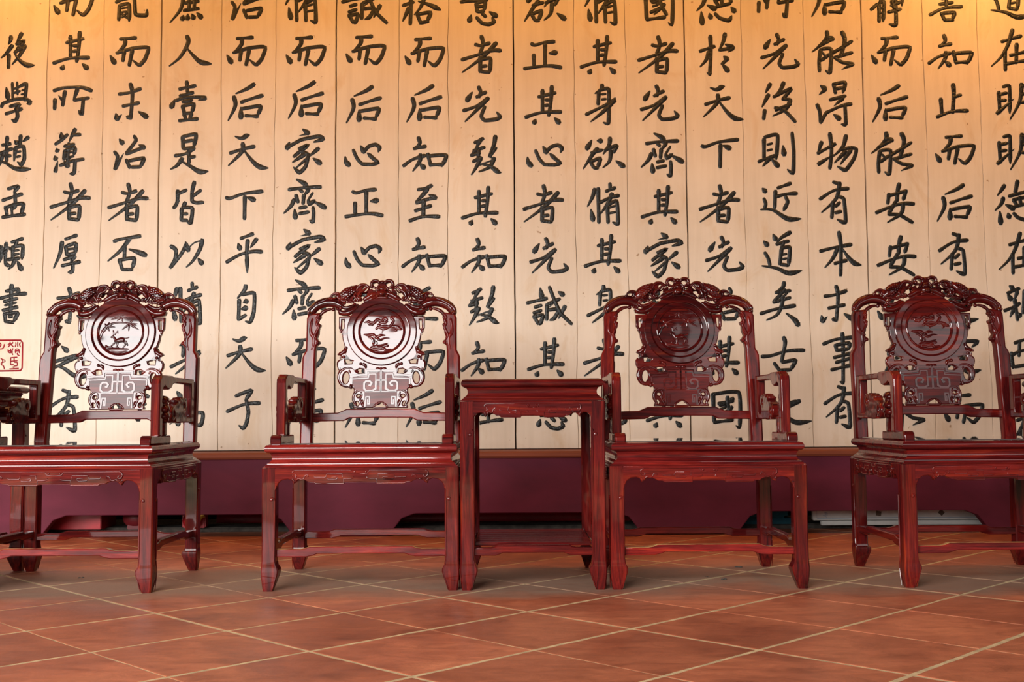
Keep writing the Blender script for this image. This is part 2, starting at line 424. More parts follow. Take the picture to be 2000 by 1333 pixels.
# brush characters: every stroke a low ridge of lacquer with a brush-like width
PROF = {'h': [(0, .95), (.15, .8), (.5, .68), (.85, .95), (1, 1.0)], 's': [(0, 1.05), (.5, .85), (1, .9)], 'p': [(0, 1.1), (.5, .85), (1, .38)],
        'n': [(0, .4), (.35, .8), (.75, 1.25), (.9, .85), (1, .3)], 'd': [(0, .38), (.5, 1.0), (.82, 1.22), (1, .95)], 'q': [(0, 1.1), (.5, .7), (1, .18)],
        'k': [(0, .85), (.5, .9), (.85, 1.0), (1, .4)], 'u': [(0, .85), (1, .85)]}
def prof(k, t):
    P = PROF[k]
    for (a, x), (b, y) in zip(P, P[1:]):
        if t <= b: return x + (y - x) * (t - a) / (b - a)
    return P[-1][1]
def stroke(bm, typ, wmul, pts, height, base=9.5):
    """pts in photo pixels on the wall plane -> ridge; returns nothing"""
    P = spl(pts, 1 if len(pts) == 2 else 7)
    if typ in 'kudq' and len(pts) > 2:        # tighter corners
        lin = []
        for a, b in zip(pts, pts[1:]):
            for k in range(7): lin.append(Vector(a).lerp(Vector(b), k / 7))
        lin.append(Vector(pts[-1])); P = [p.lerp(q, .55) for p, q in zip(P, lin)]
    # resample
    L = [0]
    for a, b in zip(P, P[1:]): L.append(L[-1] + (b - a).length)
    tot = L[-1]; n = max(9, min(34, int(tot / 2.2)))
    S = []
    for i in range(n + 1):
        f = i / n; f = f * f * (3 - 2 * f) * .35 + f * .65
        s = f * tot; k = 0
        while k < len(L) - 2 and L[k + 1] < s: k += 1
        S.append((P[k].lerp(P[k + 1], (s - L[k]) / max(L[k + 1] - L[k], 1e-6)), s))
    r0 = base * wmul / 2; rows = []
    for i, (p, s) in enumerate(S):
        a = S[max(i - 1, 0)][0]; b = S[min(i + 1, n)][0]; t = (b - a)
        if t.length < 1e-6: t = Vector((1, 0))
        t.normalize(); sd = Vector((-t.y, t.x))
        r = r0 * prof(typ, s / tot)
        # round the ends by extending them a little
        e = min(s, tot - s); 
        if i == 0: p = p - t * r * .5; r *= .62
        elif i == n: p = p + t * r * .5; r *= .62
        elif e < r * .8: r *= .86 + .14 * math.sqrt(max(0, 1 - (1 - e / (r * .8)) ** 2))
        rows.append([(p + sd * r, 0), (p + sd * r * .55, height), (p - sd * r * .55, height), (p - sd * r, 0)])
    vr = [[bm.verts.new((q.x, h, q.y)) for q, h in row] for row in rows]
    for a, b in zip(vr, vr[1:]):
        for j in range(3): bm.faces.new((a[j], a[j + 1], b[j + 1], b[j]))
    bm.faces.new(vr[0]); bm.faces.new(vr[-1][::-1])
GLYPHS = """
p 30,-134 -12,-50|k -12,-50 51,-76 -17,8|u -25,15 61,-39|p 56,-34 9,45 -44,108|n -28,18 19,81 72,113 130,114|p -54,-108 -56,-81 -73,-50|p -44,-39 -86,18 -130,57|s -70,34 -73,134
p -67,-142 -103,-74|p -80,-58 -106,-11 -130,37|s -109,63 -118,131|p 38,-152 12,-95 -35,-44|u -40,-42 101,-110 33,-26|u 28,-26 91,-21|p 91,-16 54,53 -46,107|u -30,42 44,63 130,152|u 91,16 -25,61
s7 -31,-147 -28,-21|d -78,-110 -65,-26|u7 6,-152 10,-58|u7 -15,-100 35,-121|u7 -18,-68 29,-84|u 29,-121 80,-142 66,-10|u6 45,-89 69,-97|u6 40,-58 66,-63|u -115,40 -105,10|u -105,13 -23,-16 71,-26|k 71,-26 115,5 84,16|u -49,37 29,16 -7,58|h -81,94 -23,76 42,55|k 3,52 10,115 -7,152 -36,139
h -96,-57 -35,-67|s -59,-120 -64,-36|h -127,12 -22,-30|s -64,-25 -64,69|p -93,17 -117,101|u -64,27 -33,25|n -127,75 -75,80 9,127 127,130|s 46,-130 41,-57|d 1,-90 20,-72|p 106,-118 64,-86|p 7,-36 -6,69|k 7,-38 70,-46 75,48 51,96 22,75|u7 15,-2 46,-9|u7 15,36 43,27
k -44,-99 39,-122 0,-72|h -87,-9 64,-59|k 10,-68 13,32 -17,66|s -63,41 -53,104|k -53,45 10,21 78,18 55,104|s7 -18,45 -12,104|h -87,122 87,99
p -68,-59 -70,23 -92,77|u -99,-14 -68,-45|d -99,-86 -90,-50|s -30,-86 -36,-14 -38,41|k -38,41 -32,81 -2,87|u -54,-9 -25,-33|d7 -11,-59 2,-39|h 14,-95 97,-122|u 54,-99 36,-59|s 20,-57 20,41|k 23,-57 99,-68 92,41|u7 27,-27 68,-33|u7 27,5 68,-3|u -18,42 72,30|p 36,41 18,86 -14,117|d 56,54 90,122
s11 -12,-146 -21,56|k -57,-99 40,-115 33,-76|h -100,-43 15,-74 100,-81|u -71,-18 31,-43|u7 -66,11 24,-11|h -80,50 31,25|s -68,74 -59,142|k -66,77 37,68 1,142|u -57,137 1,146|u -35,101 -8,97
h -72,-98 50,-108|p -34,-89 -41,-47 -101,14|k -101,12 17,-24 111,-35 151,-28 122,58 77,107 27,68|s -41,0 -51,73|s 22,-10 -2,108|d -151,31 -114,91
u -38,-62 96,-94|s -6,-113 -6,55|s 67,-144 60,-29 43,85|u 18,-39 46,-39|u 15,5 41,1|h -138,97 -12,60 138,55|d -59,113 -72,144|d 88,102 127,141
h -147,-79 -73,-100 63,-105 147,-79|s -61,-73 -79,37|d7 -110,-40 -76,-2|s -139,-10 -142,65|p 37,-89 5,-2|u 10,-5 126,-23|k 82,-8 71,105 47,76
d -63,-148 -56,-101|u -108,-57 -58,-90 -14,-132|p 47,-174 0,-78|u 28,-130 87,-132|d -98,-22 -91,-1|d -112,36 -104,62|q -108,156 -89,72|u -37,-40 39,-57|u -35,-6 -42,62|u -3,-64 -14,72|k -26,-12 47,-29 35,30|u6 -26,15 31,2|u7 -35,55 35,36|u -70,109 16,76 112,59|k 47,67 39,167 5,174|d -39,78 -7,118|u7 10,41 -37,104
s 1,-145 14,-82 -10,-10|h -46,-80 1,-71 64,-91|p 116,-91 37,-5 -44,62 -150,139|h -152,40 -35,4 82,-32 152,-32|s11 -8,22 -8,134|k 3,40 73,28 66,145|u 1,91 41,87|u -4,130 64,139
h -8,-114 78,-145|p -35,-91 -53,3 -102,113|s -6,-58 1,8|k 1,-62 75,-82 66,3|u7 6,-35 64,-42|u 6,8 66,-6|u -21,46 64,19|p 64,21 30,66|h -35,93 102,62|k 51,66 45,138 12,145
h -98,-60 -19,-71 70,-102|s -9,-139 7,-60 -7,131|k -4,129 -40,116|h -67,34 56,8|d -122,92 -112,139|q -112,137 -77,99|d 54,76 122,120
d -79,-103 -51,-69|u -117,-4 -92,33 -113,128|q -113,128 -46,7|u 36,-128 51,-93 -25,7|u -25,12 101,-37|d 75,-58 117,-35|u -25,57 2,120|k -4,65 114,44 80,120|u 12,114 86,112
u -121,-13 -89,-31 -21,-47|u -94,10 -100,126|k -92,10 -19,0 -19,136|u6 -79,34 -31,26|u6 -79,63 -37,58|u7 -76,105 -34,68|u7 -79,73 -34,110|k 21,-94 26,31 34,84 115,89 121,44|u -84,-126 -21,-136|p -52,-136 -105,-73|u -84,-84 -10,-94|d -58,-73 -52,-42
h -101,-90 -40,-108 103,-131|p 23,-113 -49,-18 -149,65|s -17,-45 -20,45|d 16,-29 86,-5 149,20|s -59,54 -38,126|k -53,56 59,41 41,126|u -38,131 41,131
p -16,-93 -37,33 -124,146|h -21,-83 105,-99|u -5,-7 100,-22|u -16,51 100,35|s 29,-62 26,43|s 71,-67 65,38|d -19,90 -29,122|d 16,80 13,119|d 47,80 63,114|d 86,69 124,108|d 47,-146 63,-120
p -26,-116 -18,-63 -81,47 -165,116|n -31,-29 29,42 81,86 165,100
s -13,-152 -6,-68|h -69,-95 53,-121|h -66,-42 36,-68|d -108,-11 -134,49|h -97,-5 -8,-32 134,-28|q 134,-24 76,-7|u -45,5 29,-11|s -45,37 -31,95|k -37,35 43,21 26,91|u -29,95 26,91|s -34,100 -20,137|s 24,100 11,133|h -71,152 71,137
s -53,-127 -49,-36|k -53,-127 53,-146 32,-41|u -42,-88 26,-99|u -47,-33 39,-41|h -112,22 -32,6 37,-36|s -5,-15 -3,80|u 0,35 42,27|p -56,43 -95,96 -147,127|n -63,64 11,106 79,146 147,143
s -83,-92 -88,-2 -115,43|u -88,-65 -16,-99|q6 -115,45 -67,-16|s 47,-160 29,-83 29,-7|u 29,-7 65,2 115,-2|u 97,-97 38,-52|p -25,2 -54,56|s -52,47 -56,137|k -45,38 32,43 18,160 -16,137|u -34,88 -9,88|u -56,137 -11,137
s -119,-59 -81,-27 -90,45 -124,108|u -121,106 -38,0 2,-81|d -7,-92 16,-23|p 124,-108 106,-36 52,54 0,104|u4 16,-45 61,-86 115,-104|d 92,36 124,79
p -66,-113 -84,-50 -122,23|d -95,45 -78,132|s -39,-117 -33,149|u 53,-158 56,-108|h 23,-96 92,-123|p 69,-77 38,-5 -21,81|h -21,-9 51,-45 122,-63|s 33,27 39,149|k 42,9 107,-21 116,158 74,144|u7 47,32 92,18|u7 47,75 96,66
d -74,-123 -42,-78|p 45,-139 -10,-5 -128,133|h -77,-53 70,-72|u -13,5 70,-5|k -32,50 128,43 115,139 58,133|d -58,94 -67,139|d -19,88 -3,126|d 26,82 45,114
p 69,-142 18,-108 -74,-68|h -32,-1 50,-29 134,-54|p -89,-43 -78,28 -134,142|d -34,39 -34,125|k -29,51 121,28 92,110|h 3,104 97,110
n -103,-118 -56,-102 -14,-123 9,-129|h -142,13 -46,-18 47,-39|p -44,-62 -51,3 -156,110|n -40,-18 33,76 91,121 156,129
h -141,-59 -108,-54 -5,-90 141,-108|s 5,-68 2,108|d 24,-63 81,-39
h -27,-116 68,-152|d -48,-77 -32,-32|p 96,-111 48,-44|h -138,69 -32,10 68,-14 138,-12|s 27,-102 19,-3 23,51|p 21,42 23,152
p -1,-144 -10,-108 -66,-45|s -51,-32 -57,123|u -57,122 -1,87|k -28,-72 66,-86 63,59 35,144 -3,135|d -19,-12 12,-24|d -36,41 8,30
k -58,-103 -22,-119 68,-149 14,-68|h -126,17 9,-39 126,-49|k 24,-75 41,22 24,114 -2,149 -34,126
d -19,-170 27,-135|q6 25,-135 -46,-119|d -122,-67 -143,-16|k -141,-25 -27,-88 109,-114 143,-93 67,-69|u -48,-16 25,-46 -43,12|u -43,7 -88,44|k -33,7 25,28 4,122 -43,170 -90,128|p -6,28 -99,89|p7 15,59 -85,145|p 104,-19 30,44|d 62,57 122,99
d -64,-166 1,-131 14,-95|h -123,-85 -8,-100 125,-106|u -37,-85 -17,-67|p 30,-95 23,-73 -8,-37|s -6,-41 -12,26|s -67,-40 -51,14|p -82,-7 -107,44 -163,100|u7 64,-61 30,-7|k 30,-5 37,31 82,-5|d 75,8 163,58|d -78,68 -71,140|u -40,59 14,49|u -42,103 32,89|k 66,53 71,94 66,166 39,155
d -72,-136 -57,-60|h -174,-19 -21,-55|u -114,14 -63,-1|u -123,59 -63,39|s -120,84 -87,143|k -113,86 -48,75 -72,143 -90,138|s -18,-6 -21,111|u -14,-10 81,-51|u 0,-145 36,-51 86,57 174,145|p 122,8 72,102|k -5,35 75,28 41,98 3,116|d 69,-107 111,-82|p6 54,-46 0,12
h -88,-90 -59,-79 13,-99 90,-106|s 18,-90 18,81|d 49,-14 108,-21|s -70,-2 -68,83|h -144,106 -23,88 67,83 144,97
d -135,13 -129,53 -102,82|u -72,-39 -43,26 -3,69 74,73|k 65,76 123,60 83,26 40,-14|d -14,-71 15,-21|k 11,-23 47,-66 101,-82 135,-59 123,-23
s -86,-127 -86,-1 -91,127|u -149,-20 -65,-48|p -101,-1 -149,102|p 30,-117 -7,-12 -59,51|n -28,-54 56,-27 149,15|u -38,46 -9,117|k -33,49 69,33 40,106|u -15,117 51,104|u -28,-85 35,-96
u -141,-27 -90,-35 67,-43|s -19,-17 -12,49|k -17,-20 51,-33 41,43|u -8,12 36,4|u -8,49 41,43|d -59,75 -75,125|k -17,93 25,138 78,148 120,130 104,93|u 25,60 55,88|d 83,49 141,85|h -96,-101 46,-117|d -33,-148 -22,-117|s -59,-90 -48,-54|p 15,-101 -6,-54
p -51,-131 -41,-84 -86,-46|h -86,-46 5,-64|h -168,89 -95,38 0,8|p -36,2 -41,51 -95,131|d -41,71 -3,107|s 23,-3 45,87|k 33,11 168,5 131,95|h 45,80 131,78
h -50,-105 9,-116 56,-138|p11 23,-111 -14,-62 -70,-8|u -63,0 9,-26 90,-45|d 36,-66 90,-39|h10 -72,60 50,21|s11 -5,-17 -9,109|h -115,138 -9,105 115,105
h -88,-100 -23,-132|p -43,-118 -79,-55|u -97,-37 -11,-64|p -61,-60 -119,-1|u -117,-1 -47,-21|s -56,-37 -61,44|u -101,48 -38,15|p -38,17 -79,98 -113,150|p 74,-150 65,-91 38,-28 20,8|u 79,-60 29,8|u5 25,6 63,30 -52,75|p 65,21 29,89 -56,127|n -25,71 29,80 92,125 119,134
d -75,-95 -117,-27|s -25,-135 -9,-97 -21,-57|h -41,-57 31,-95|h -144,49 -43,15 51,-48|p 49,-48 -25,29 -131,135|k 24,18 -5,92 24,126 110,117 144,99 117,60
p 11,-151 5,-117 -44,-85|s -13,-96 -19,-1|k -11,-109 63,-122 65,4 61,151 21,141|u7 8,-78 40,-82|u7 8,-38 42,-42|h -113,80 -11,30 113,-29|d 113,-50 95,-15|p 89,-8 21,57 -76,135
d -93,-104 -132,-34|d -51,-101 -14,-97|p -48,-38 -85,6 -159,120|u -96,-4 -12,-27|u -106,59 -77,111|k -93,61 -24,36 -48,113|u -75,113 -45,113|p 49,-120 43,-67 -3,6|u 9,-25 106,-65 78,-9|p 57,-20 46,59 -6,111|d 96,57 159,103
s11 -102,-121 -92,91|h -92,98 50,79|k -108,-121 102,-137 108,137 78,123|u -60,-49 55,-68|u7 -45,-5 -3,-18|u -62,42 18,7|s 11,-100 18,-26 64,60|p 45,-21 -34,60|d 34,-89 55,-81|k -50,-37 -3,-42 -13,-11
p -77,-134 -96,-103 -131,-56|p -86,-35 -101,10 -149,61|d -113,68 -105,166|s11 25,-166 7,-76|u -42,-50 93,-85|u -8,-22 120,-49|s -6,-22 21,23|s 43,-40 52,19|u 3,31 111,5|d -68,16 -2,49|d -50,82 -38,118|k -6,82 30,118 102,139 124,100|d 120,32 149,68|k 111,-49 120,1
h -131,-23 -20,-61|s -51,-142 -47,-4 -55,159|q -51,156 -79,143|p -62,-19 -83,44 -131,99|p 64,-159 50,-98 16,-27|u 19,-33 129,-48|d 66,-77 131,-48|q 124,-46 87,-16|d 54,17 85,44|u 82,38 40,78|d 43,78 89,133
s -95,-109 -95,43|k -91,-123 11,-141 0,54|u7 -70,-64 -32,-75|u7 -70,-18 -32,-28|h -137,69 -76,43 -7,22|p -49,41 -105,104|d -36,48 17,104|d 53,-57 63,17|k 124,-157 137,-9 132,157 87,129
p -45,-161 -45,-114 -92,-56 -160,-1|d -50,-119 5,-101|u -108,-46 -3,-101|s -92,-19 -105,65 -102,149|k -81,-25 -10,-22 -20,161 -55,143|u -87,65 -24,17|u7 -76,7 -45,44|s11 74,-156 95,-93 64,33|u -8,12 81,-40 150,-85|u 13,44 152,4|u 18,44 76,80 160,91|q 158,94 71,136
d -107,-139 -67,-110|q -70,-107 -119,-65|s -133,11 -112,63 -105,149|u -105,152 -62,74|s -4,-152 11,-79|k -2,-149 88,-163 67,-79|u 11,-113 67,-121|u -33,-26 88,-58|q 67,-37 -2,21|h -65,76 51,23 133,5|k 85,11 91,163 56,163|d -4,86 46,124
p -122,-75 -151,9|h -151,11 -17,-62|s -57,-143 -44,-12 -57,130|q -146,95 -25,19|p 69,-126 43,-38 -34,38|k 27,-17 111,-33 151,-20 132,51 67,143 1,112|p 64,-2 -20,85|p 106,-12 25,98
u -7,-158 43,-140|h -110,-23 -2,-90 110,-106|p 43,-149 16,-27 -97,81|s -9,0 -18,124|k 36,-43 77,-23 90,158 23,135|u 11,34 43,5|u 9,83 54,74
h -160,-20 -54,-47 81,-72|s -14,-169 2,-43 -2,169|p -25,-43 -63,38 -124,108|n 11,-43 54,20 104,72 160,88|h -47,76 43,52
d -144,-100 -118,-72|u -132,-19 -117,21 -127,62|n -159,66 -64,69 53,138 159,138|h -24,-102 75,-138|s -42,-78 -48,53|h -28,-36 44,-55 123,-60|k 36,-37 54,8 21,75
d -142,-91 -110,-57|u -133,-1 -108,39 -92,99|n -155,102 -45,120 54,159 155,140|d -68,-145 -47,-100|p 65,-159 -5,-117 -41,-73|h -41,-66 50,-91|u 18,-91 -5,-28|s -2,-27 -16,90|k -5,-33 63,-45 52,105|u7 5,15 36,9|u7 5,51 36,44|u -9,90 50,99
p 33,-167 23,-130 -32,-89|u -33,-89 81,-104|u 41,-112 -48,-17|u -51,-13 81,-49|u7 -14,-13 59,-89|h -149,76 -32,41 117,13|p 23,-58 14,14 -23,86 -104,127|n 50,73 104,113 149,158|d 113,122 147,167
h -165,20 -89,12 37,-25 165,-30|s 5,-130 18,-82 -11,59|u -68,70 -24,130|k -5,65 102,46 58,128|u -32,128 63,122
h -116,-110 -16,-147 116,-163|s 32,-194 39,-63 39,194|q 39,191 11,184|s -21,-103 -11,-58|k -16,-103 89,-118 79,-65|u -11,-61 79,-71|h -32,-5 100,-37|u -18,34 100,0|h -53,92 100,55|s 105,-42 100,53
d -67,-117 -20,-78|k -130,6 -15,-28 78,-51|p 78,-49 6,-12 -99,40 -172,79|n -167,72 -109,37 -46,58 48,117 172,107
s11 5,-127 11,-54 3,93|u 16,-30 66,-45|s -91,-14 -81,109|h -119,127 -5,85 119,78
s11 34,-150 20,-89 16,-17|s -47,-71 -56,3|u -49,-57 88,-96|k 88,-98 63,-21|h -146,75 -20,24 70,3 146,6|k 9,-17 -54,90|u -52,87 34,91 137,150|p 63,6 47,82 -58,150
u -123,15 -71,-29|s -60,-29 -60,110|k -58,-37 -20,-45 -29,110|u7 -55,5 -24,1|u7 -55,45 -29,40|u 11,36 108,11|k 68,-71 72,134 18,129|u 34,-16 108,-45|s 39,-50 57,3|p 123,-102 118,-13|h -113,-81 13,-97|s -50,-134 -50,-60|u -102,-113 3,-125
h -123,90 -16,38 123,25|u -49,6 53,-8|s 5,-111 5,27|u -37,-38 58,-48|h -47,-75 68,-85|d -37,-127 -21,-101|p 47,-132 32,-101|s -32,76 -11,128|k -24,76 70,72 49,128|u -11,132 58,130
h -70,-66 80,-110|p 14,-158 -23,-37 -75,53 -151,127|s -46,5 -41,158|s 46,-47 43,100|h -4,42 130,11|h -31,108 61,91 151,81
s -130,-75 -120,82|k -96,-117 -46,-122 -43,90|u -117,-57 -69,-68|u -113,-9 -75,-12|q -141,90 -12,-23|p 48,-138 36,-7 -40,138|k 57,-122 141,-135 139,98 107,111|u 57,-59 122,-70|u 51,6 118,-7
h -96,-76 -8,-112|d -83,-134 -53,-112|d -96,-69 -69,-25|p -21,-85 -40,-31|h -120,61 -42,29 -4,4|s -42,-31 -18,134|p -44,45 -77,110|d -15,77 3,104|s 36,-96 25,79|h 39,-63 120,-85|s 88,-69 93,110
h -76,-78 -32,-95 70,-122|k -103,-3 -90,122|u -38,-84 -43,24|h -97,14 -16,-19 81,-35|u -81,108 86,82|n 5,-78 49,30 103,116
d -10,-149 22,-110|d -118,-85 -131,-40|k -125,-66 -3,-91 125,-91 80,-46|h -74,-14 67,-27|s -3,-21 -3,101|u 3,43 74,30|p -61,24 -80,75 -150,139|n -93,82 13,126 61,149 150,133
"""
CHARS = "0,35,99 2,32,199 3,29,298 4,27,394 5,20,497 6,26,594 7,143,3 8,139,99 9,142,197 10,135,296 11,137,395 12,130,496 13,137,598 58,137,706 51,124,802 15,257,8 7,253,101 13,257,199 14,253,298 11,250,396 16,248,494 55,253,600 8,250,700 9,253,795 17,363,8 18,372,100 19,368,198 20,370,299 21,368,396 22,364,496 23,362,592 42,362,697 24,364,796 14,482,5 7,481,100 25,479,200 26,485,296 27,477,401 28,477,495 29,480,594 26,480,692 30,475,800 23,588,4 7,597,100 25,597,196 31,596,295 32,595,392 31,598,491 32,593,589 7,597,690 25,597,795 33,712,9 7,714,98 25,710,205 35,708,303 34,711,397 35,709,501 34,710,600 7,710,700 25,708,800 36,824,16 7,829,102 25,828,203 38,830,302 39,829,397 38,828,499 39,825,597 7,829,695 25,827,799 37,935,11 11,940,107 41,941,204 40,949,304 8,937,402 38,945,500 40,945,598 38,944,702 63,943,800 43,1064,12 34,1060,108 8,1061,205 35,1064,304 11,1061,399 41,1072,500 33,1073,597 8,1066,698 37,1070,801 23,1173,7 8,1169,107 42,1173,204 43,1179,300 23,1178,398 8,1177,496 42,1176,597 11,1179,700 41,1186,798 44,1286,14 11,1285,108 41,1288,202 32,1293,302 8,1288,400 31,1296,498 43,1290,598 32,1290,700 8,1298,798 45,1398,6 46,1400,106 26,1413,201 27,1406,300 11,1405,399 41,1415,497 14,1415,595 8,1408,695 44,1418,801 9,1517,7 41,1523,101 1,1521,200 47,1516,299 53,1525,393 54,1527,494 55,1523,594 56,1529,692 58,1542,796 25,1619,-3 48,1626,102 49,1629,202 50,1635,297 51,1629,395 52,1642,496 13,1635,594 57,1637,700 51,1638,795 61,1732,15 7,1740,100 25,1738,203 48,1742,300 60,1748,397 60,1751,500 7,1752,600 25,1758,700 48,1765,797 62,1847,7 38,1856,102 59,1860,197 7,1865,293 25,1864,397 51,1862,496 67,1873,590 67,1878,690 7,1882,799 54,1974,-6 63,1974,98 64,1983,199 64,1984,297 45,1981,396 63,1989,495 65,1992,592 66,2001,690 63,2004,838"
GL = [g for g in GLYPHS.strip().split('\n')]
for spec in CHARS.split():
    gi, cx, cy = map(int, spec.split(','))
    bm = bmesh.new(); org = at(cx, cy, WALL_Y)
    for si, st in enumerate(GL[gi].split('|')):
        tk = st.split(' '); typ = tk[0][0]; wm = float(tk[0][1:]) / 10 if len(tk[0]) > 1 else 1.0
        pts = [(cx + int(a) / 4, cy + int(b) / 4) for a, b in (q.split(',') for q in tk[1:])]
        if typ == 'd' and len(tk[0]) == 1: wm = 1.1
        stroke(bm, typ, wm * .98, pts, .0030 + .00012 * (si % 9))
    pl, dy = plank_at(org.x)
    for v in bm.verts:                     # onto the planks
        q = at(v.co.x, v.co.z, WALL_Y)
        v.co = Vector((q.x, WALL_Y + dy - v.co.y + .0004, q.z))
    fixn(bm)
    o = obj('carved_character', bm, INK, pl, 50)
# the red seal below the left-most column
bm = bmesh.new()
def sl(x, y): return (x / 14.82, 650 + y / 14.82)
SE = ["-700,230 580,220 640,250 655,300 640,1040 590,1100 -700,1120",
      "0,300 30,350 0,420", "0,475 70,465 110,420 130,340", "25,745 90,790 140,790 145,850 80,850 75,790", "90,860 30,890 40,930 100,960 130,1060",
      "235,345 300,310 290,275", "370,275 370,310 310,340 240,415", "310,340 390,410", "235,490 240,560 290,590 370,560", "310,470 315,560", "375,460 345,560 370,645", "235,540 320,520",
      "455,290 465,340 440,410", "515,275 515,410", "590,290 565,340 590,410", "450,590 445,500 500,465 555,500 560,590", "455,535 550,525", "500,595 510,640 560,665",
      "310,730 310,930 390,925", "310,730 500,712", "410,730 415,860 500,860 500,960 410,970 405,1030", "310,830 505,815", "280,1055 540,1035"]
for k, s in enumerate(SE):
    stroke(bm, 'u', 1, [sl(*map(float, q.split(','))) for q in s.split()], .0022 + .0001 * (k % 5), 4.2 if k == 0 else 3.2)
for v in bm.verts:
    q = at(v.co.x, v.co.z, WALL_Y); v.co = Vector((q.x, WALL_Y + plank_at(at(10, 690, WALL_Y).x)[1] - v.co.y + .0004, q.z))
fixn(bm)
tag(obj('seal_stamp', bm, SEAL, plank_at(at(10, 690, WALL_Y).x)[0], 50), 'red square seal carved below the signature column')

# painted base board with cut-out feet and the ledge it carries
base = empty('trim_1', (0, BASE_Y, 0)); tag(base, kind='structure')
ol = [(-4.6, LEDGE_Z), (4.6, LEDGE_Z)]
feet = []
for k in range(-3, 3):
    cxp = 1342 + 675 * k
    feet.append(((cxp - 1000) / FPX * BASE_Y))
low = []
for fx in feet:
    low += [(fx - .365, .112), (fx - .30, .088), (fx - .235, .004), (fx + .235, .004), (fx + .30, .088), (fx + .365, .112)]
pts = [(-4.6, LEDGE_Z - .001), (4.6, LEDGE_Z - .001), (4.6, .112)] + low[::-1] + [(-4.6, .112)]
bm = plate([[Vector(p) for p in pts]], .05, .004, lambda u, v, w: (u, .025 - w, v))
obj('apron_board', bm, APR, base, 30)
bm = bmesh.new()
prf = [(-.012, LEDGE_Z - .032), (-.018, LEDGE_Z - .022), (-.014, LEDGE_Z - .008), (-.004, LEDGE_Z), (.36, LEDGE_Z), (.36, LEDGE_Z - .03)]
P0 = [bm.verts.new((-4.62, y, z)) for y, z in prf]; P1 = [bm.verts.new((4.62, y, z)) for y, z in prf]
for j in range(len(prf)): bm.faces.new((P0[j], P0[(j + 1) % 6], P1[(j + 1) % 6], P1[j]))
bm.faces.new(P0); bm.faces.new(P1[::-1]); fixn(bm)
obj('ledge', bm, LEDGE, base, 30)
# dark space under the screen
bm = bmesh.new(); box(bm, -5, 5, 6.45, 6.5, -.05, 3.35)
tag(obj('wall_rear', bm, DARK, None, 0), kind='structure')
bm = bmesh.new()
box(bm, -5, 5, 5.70, 5.86, -.002, .026, .006)
tag(obj('trim_2', bm, DIRT, None, 30), kind='structure')

def slab(name, x0, x1, y0, y1, z0, z1, m, label, cat, rot=0, bev=.003, parent=None):
    bm = bmesh.new(); box(bm, -(x1 - x0) / 2, (x1 - x0) / 2, -(y1 - y0) / 2, (y1 - y0) / 2, 0, z1 - z0, bev)
    o = obj(name, bm, m, parent, 30); o.location = ((x0 + x1) / 2, (y0 + y1) / 2, z0); o.rotation_euler = (0, 0, rot)
    if label: tag(o, label, cat)
    return o
def bar(name, x0, x1, y, z, r, m, label, cat):
    """long turned beam with a bead and fillets"""
    bm = bmesh.new(); prf = [(-1, -.9), (-1.1, -.2), (-.95, .35), (-.6, .8), (0, 1), (.9, 1), (1, .8), (1, -.9), (.9, -1), (-.9, -1)]
    a = [bm.verts.new((0, p * r, q * r)) for p, q in prf]; b = [bm.verts.new((x1 - x0, p * r, q * r)) for p, q in prf]
    n = len(prf)
    for j in range(n): bm.faces.new((a[j], a[(j + 1) % n], b[(j + 1) % n], b[j]))
    bm.faces.new(a); bm.faces.new(b[::-1]); fixn(bm)
    o = obj(name, bm, m, None, 30); o.location = (x0, y, z); tag(o, label, cat); return o
bar('red_beam', -.62, .78, 5.95, .054, .028, REDP, 'long red painted beam lying in the dark gap behind the middle table', 'beam')
bar('red_beam', -1.60, -1.12, 5.95, .054, .028, REDP, 'short red beam lying in the gap between the two left chairs', 'beam')
# red painted chest front in the left gap
t_ = empty('red_chest', (-2.27, 5.62, 0)); tag(t_, 'bright red painted low box behind the left armchair legs', 'box')
bm = bmesh.new(); box(bm, -.31, .16, 0, .22, .026, .20, .004); obj('body', bm, REDP, t_)
bm = bmesh.new(); box(bm, -.33, .0, -.006, .0, .098, .104, .001); obj('lid_seam', bm, DARK, t_)
# carved red and gold foot
t_ = empty('carved_foot', (-1.62, 5.66, .0)); tag(t_, 'carved red lotus foot with a gold leaf, between the two left chairs', 'carving')
bm = bmesh.new(); idf = lambda u, v, w: (u, -w, v)
for (u, v, r) in ((-.075, .125, .035), (-.02, .125, .035), (-.05, .062, .036), (.0, .14, .03)): ball(bm, u, v, r, idf, 0, .8)
box(bm, -.09, .03, .01, .06, .026, .12, .005)
obj('petals', fixn(bm), REDP, t_, 50)
bm = bmesh.new(); rib(bm, [(.035, .10), (.01, .085), (-.01, .035)], [.018, .014, .010], idf, .6, 8, .02); obj('gold_leaf', fixn(bm), GOLD, t_, 50)
t_ = empty('turned_foot', (-1.93, 5.64, 0)); tag(t_, 'round red turned foot hidden behind the front leg of the left armchair', 'carving')
bm = bmesh.new(); ball(bm, 0, .085, .058, idf, 0, 1, .075, 0, 14); box(bm, -.04, .04, -.04, .04, .026, .05, .004); box(bm, -.05, .05, -.05, .05, .13, .18, .004)
obj('ball', fixn(bm), simple('dull_red_paint', (0.12, .008, .012), .45), t_, 50)
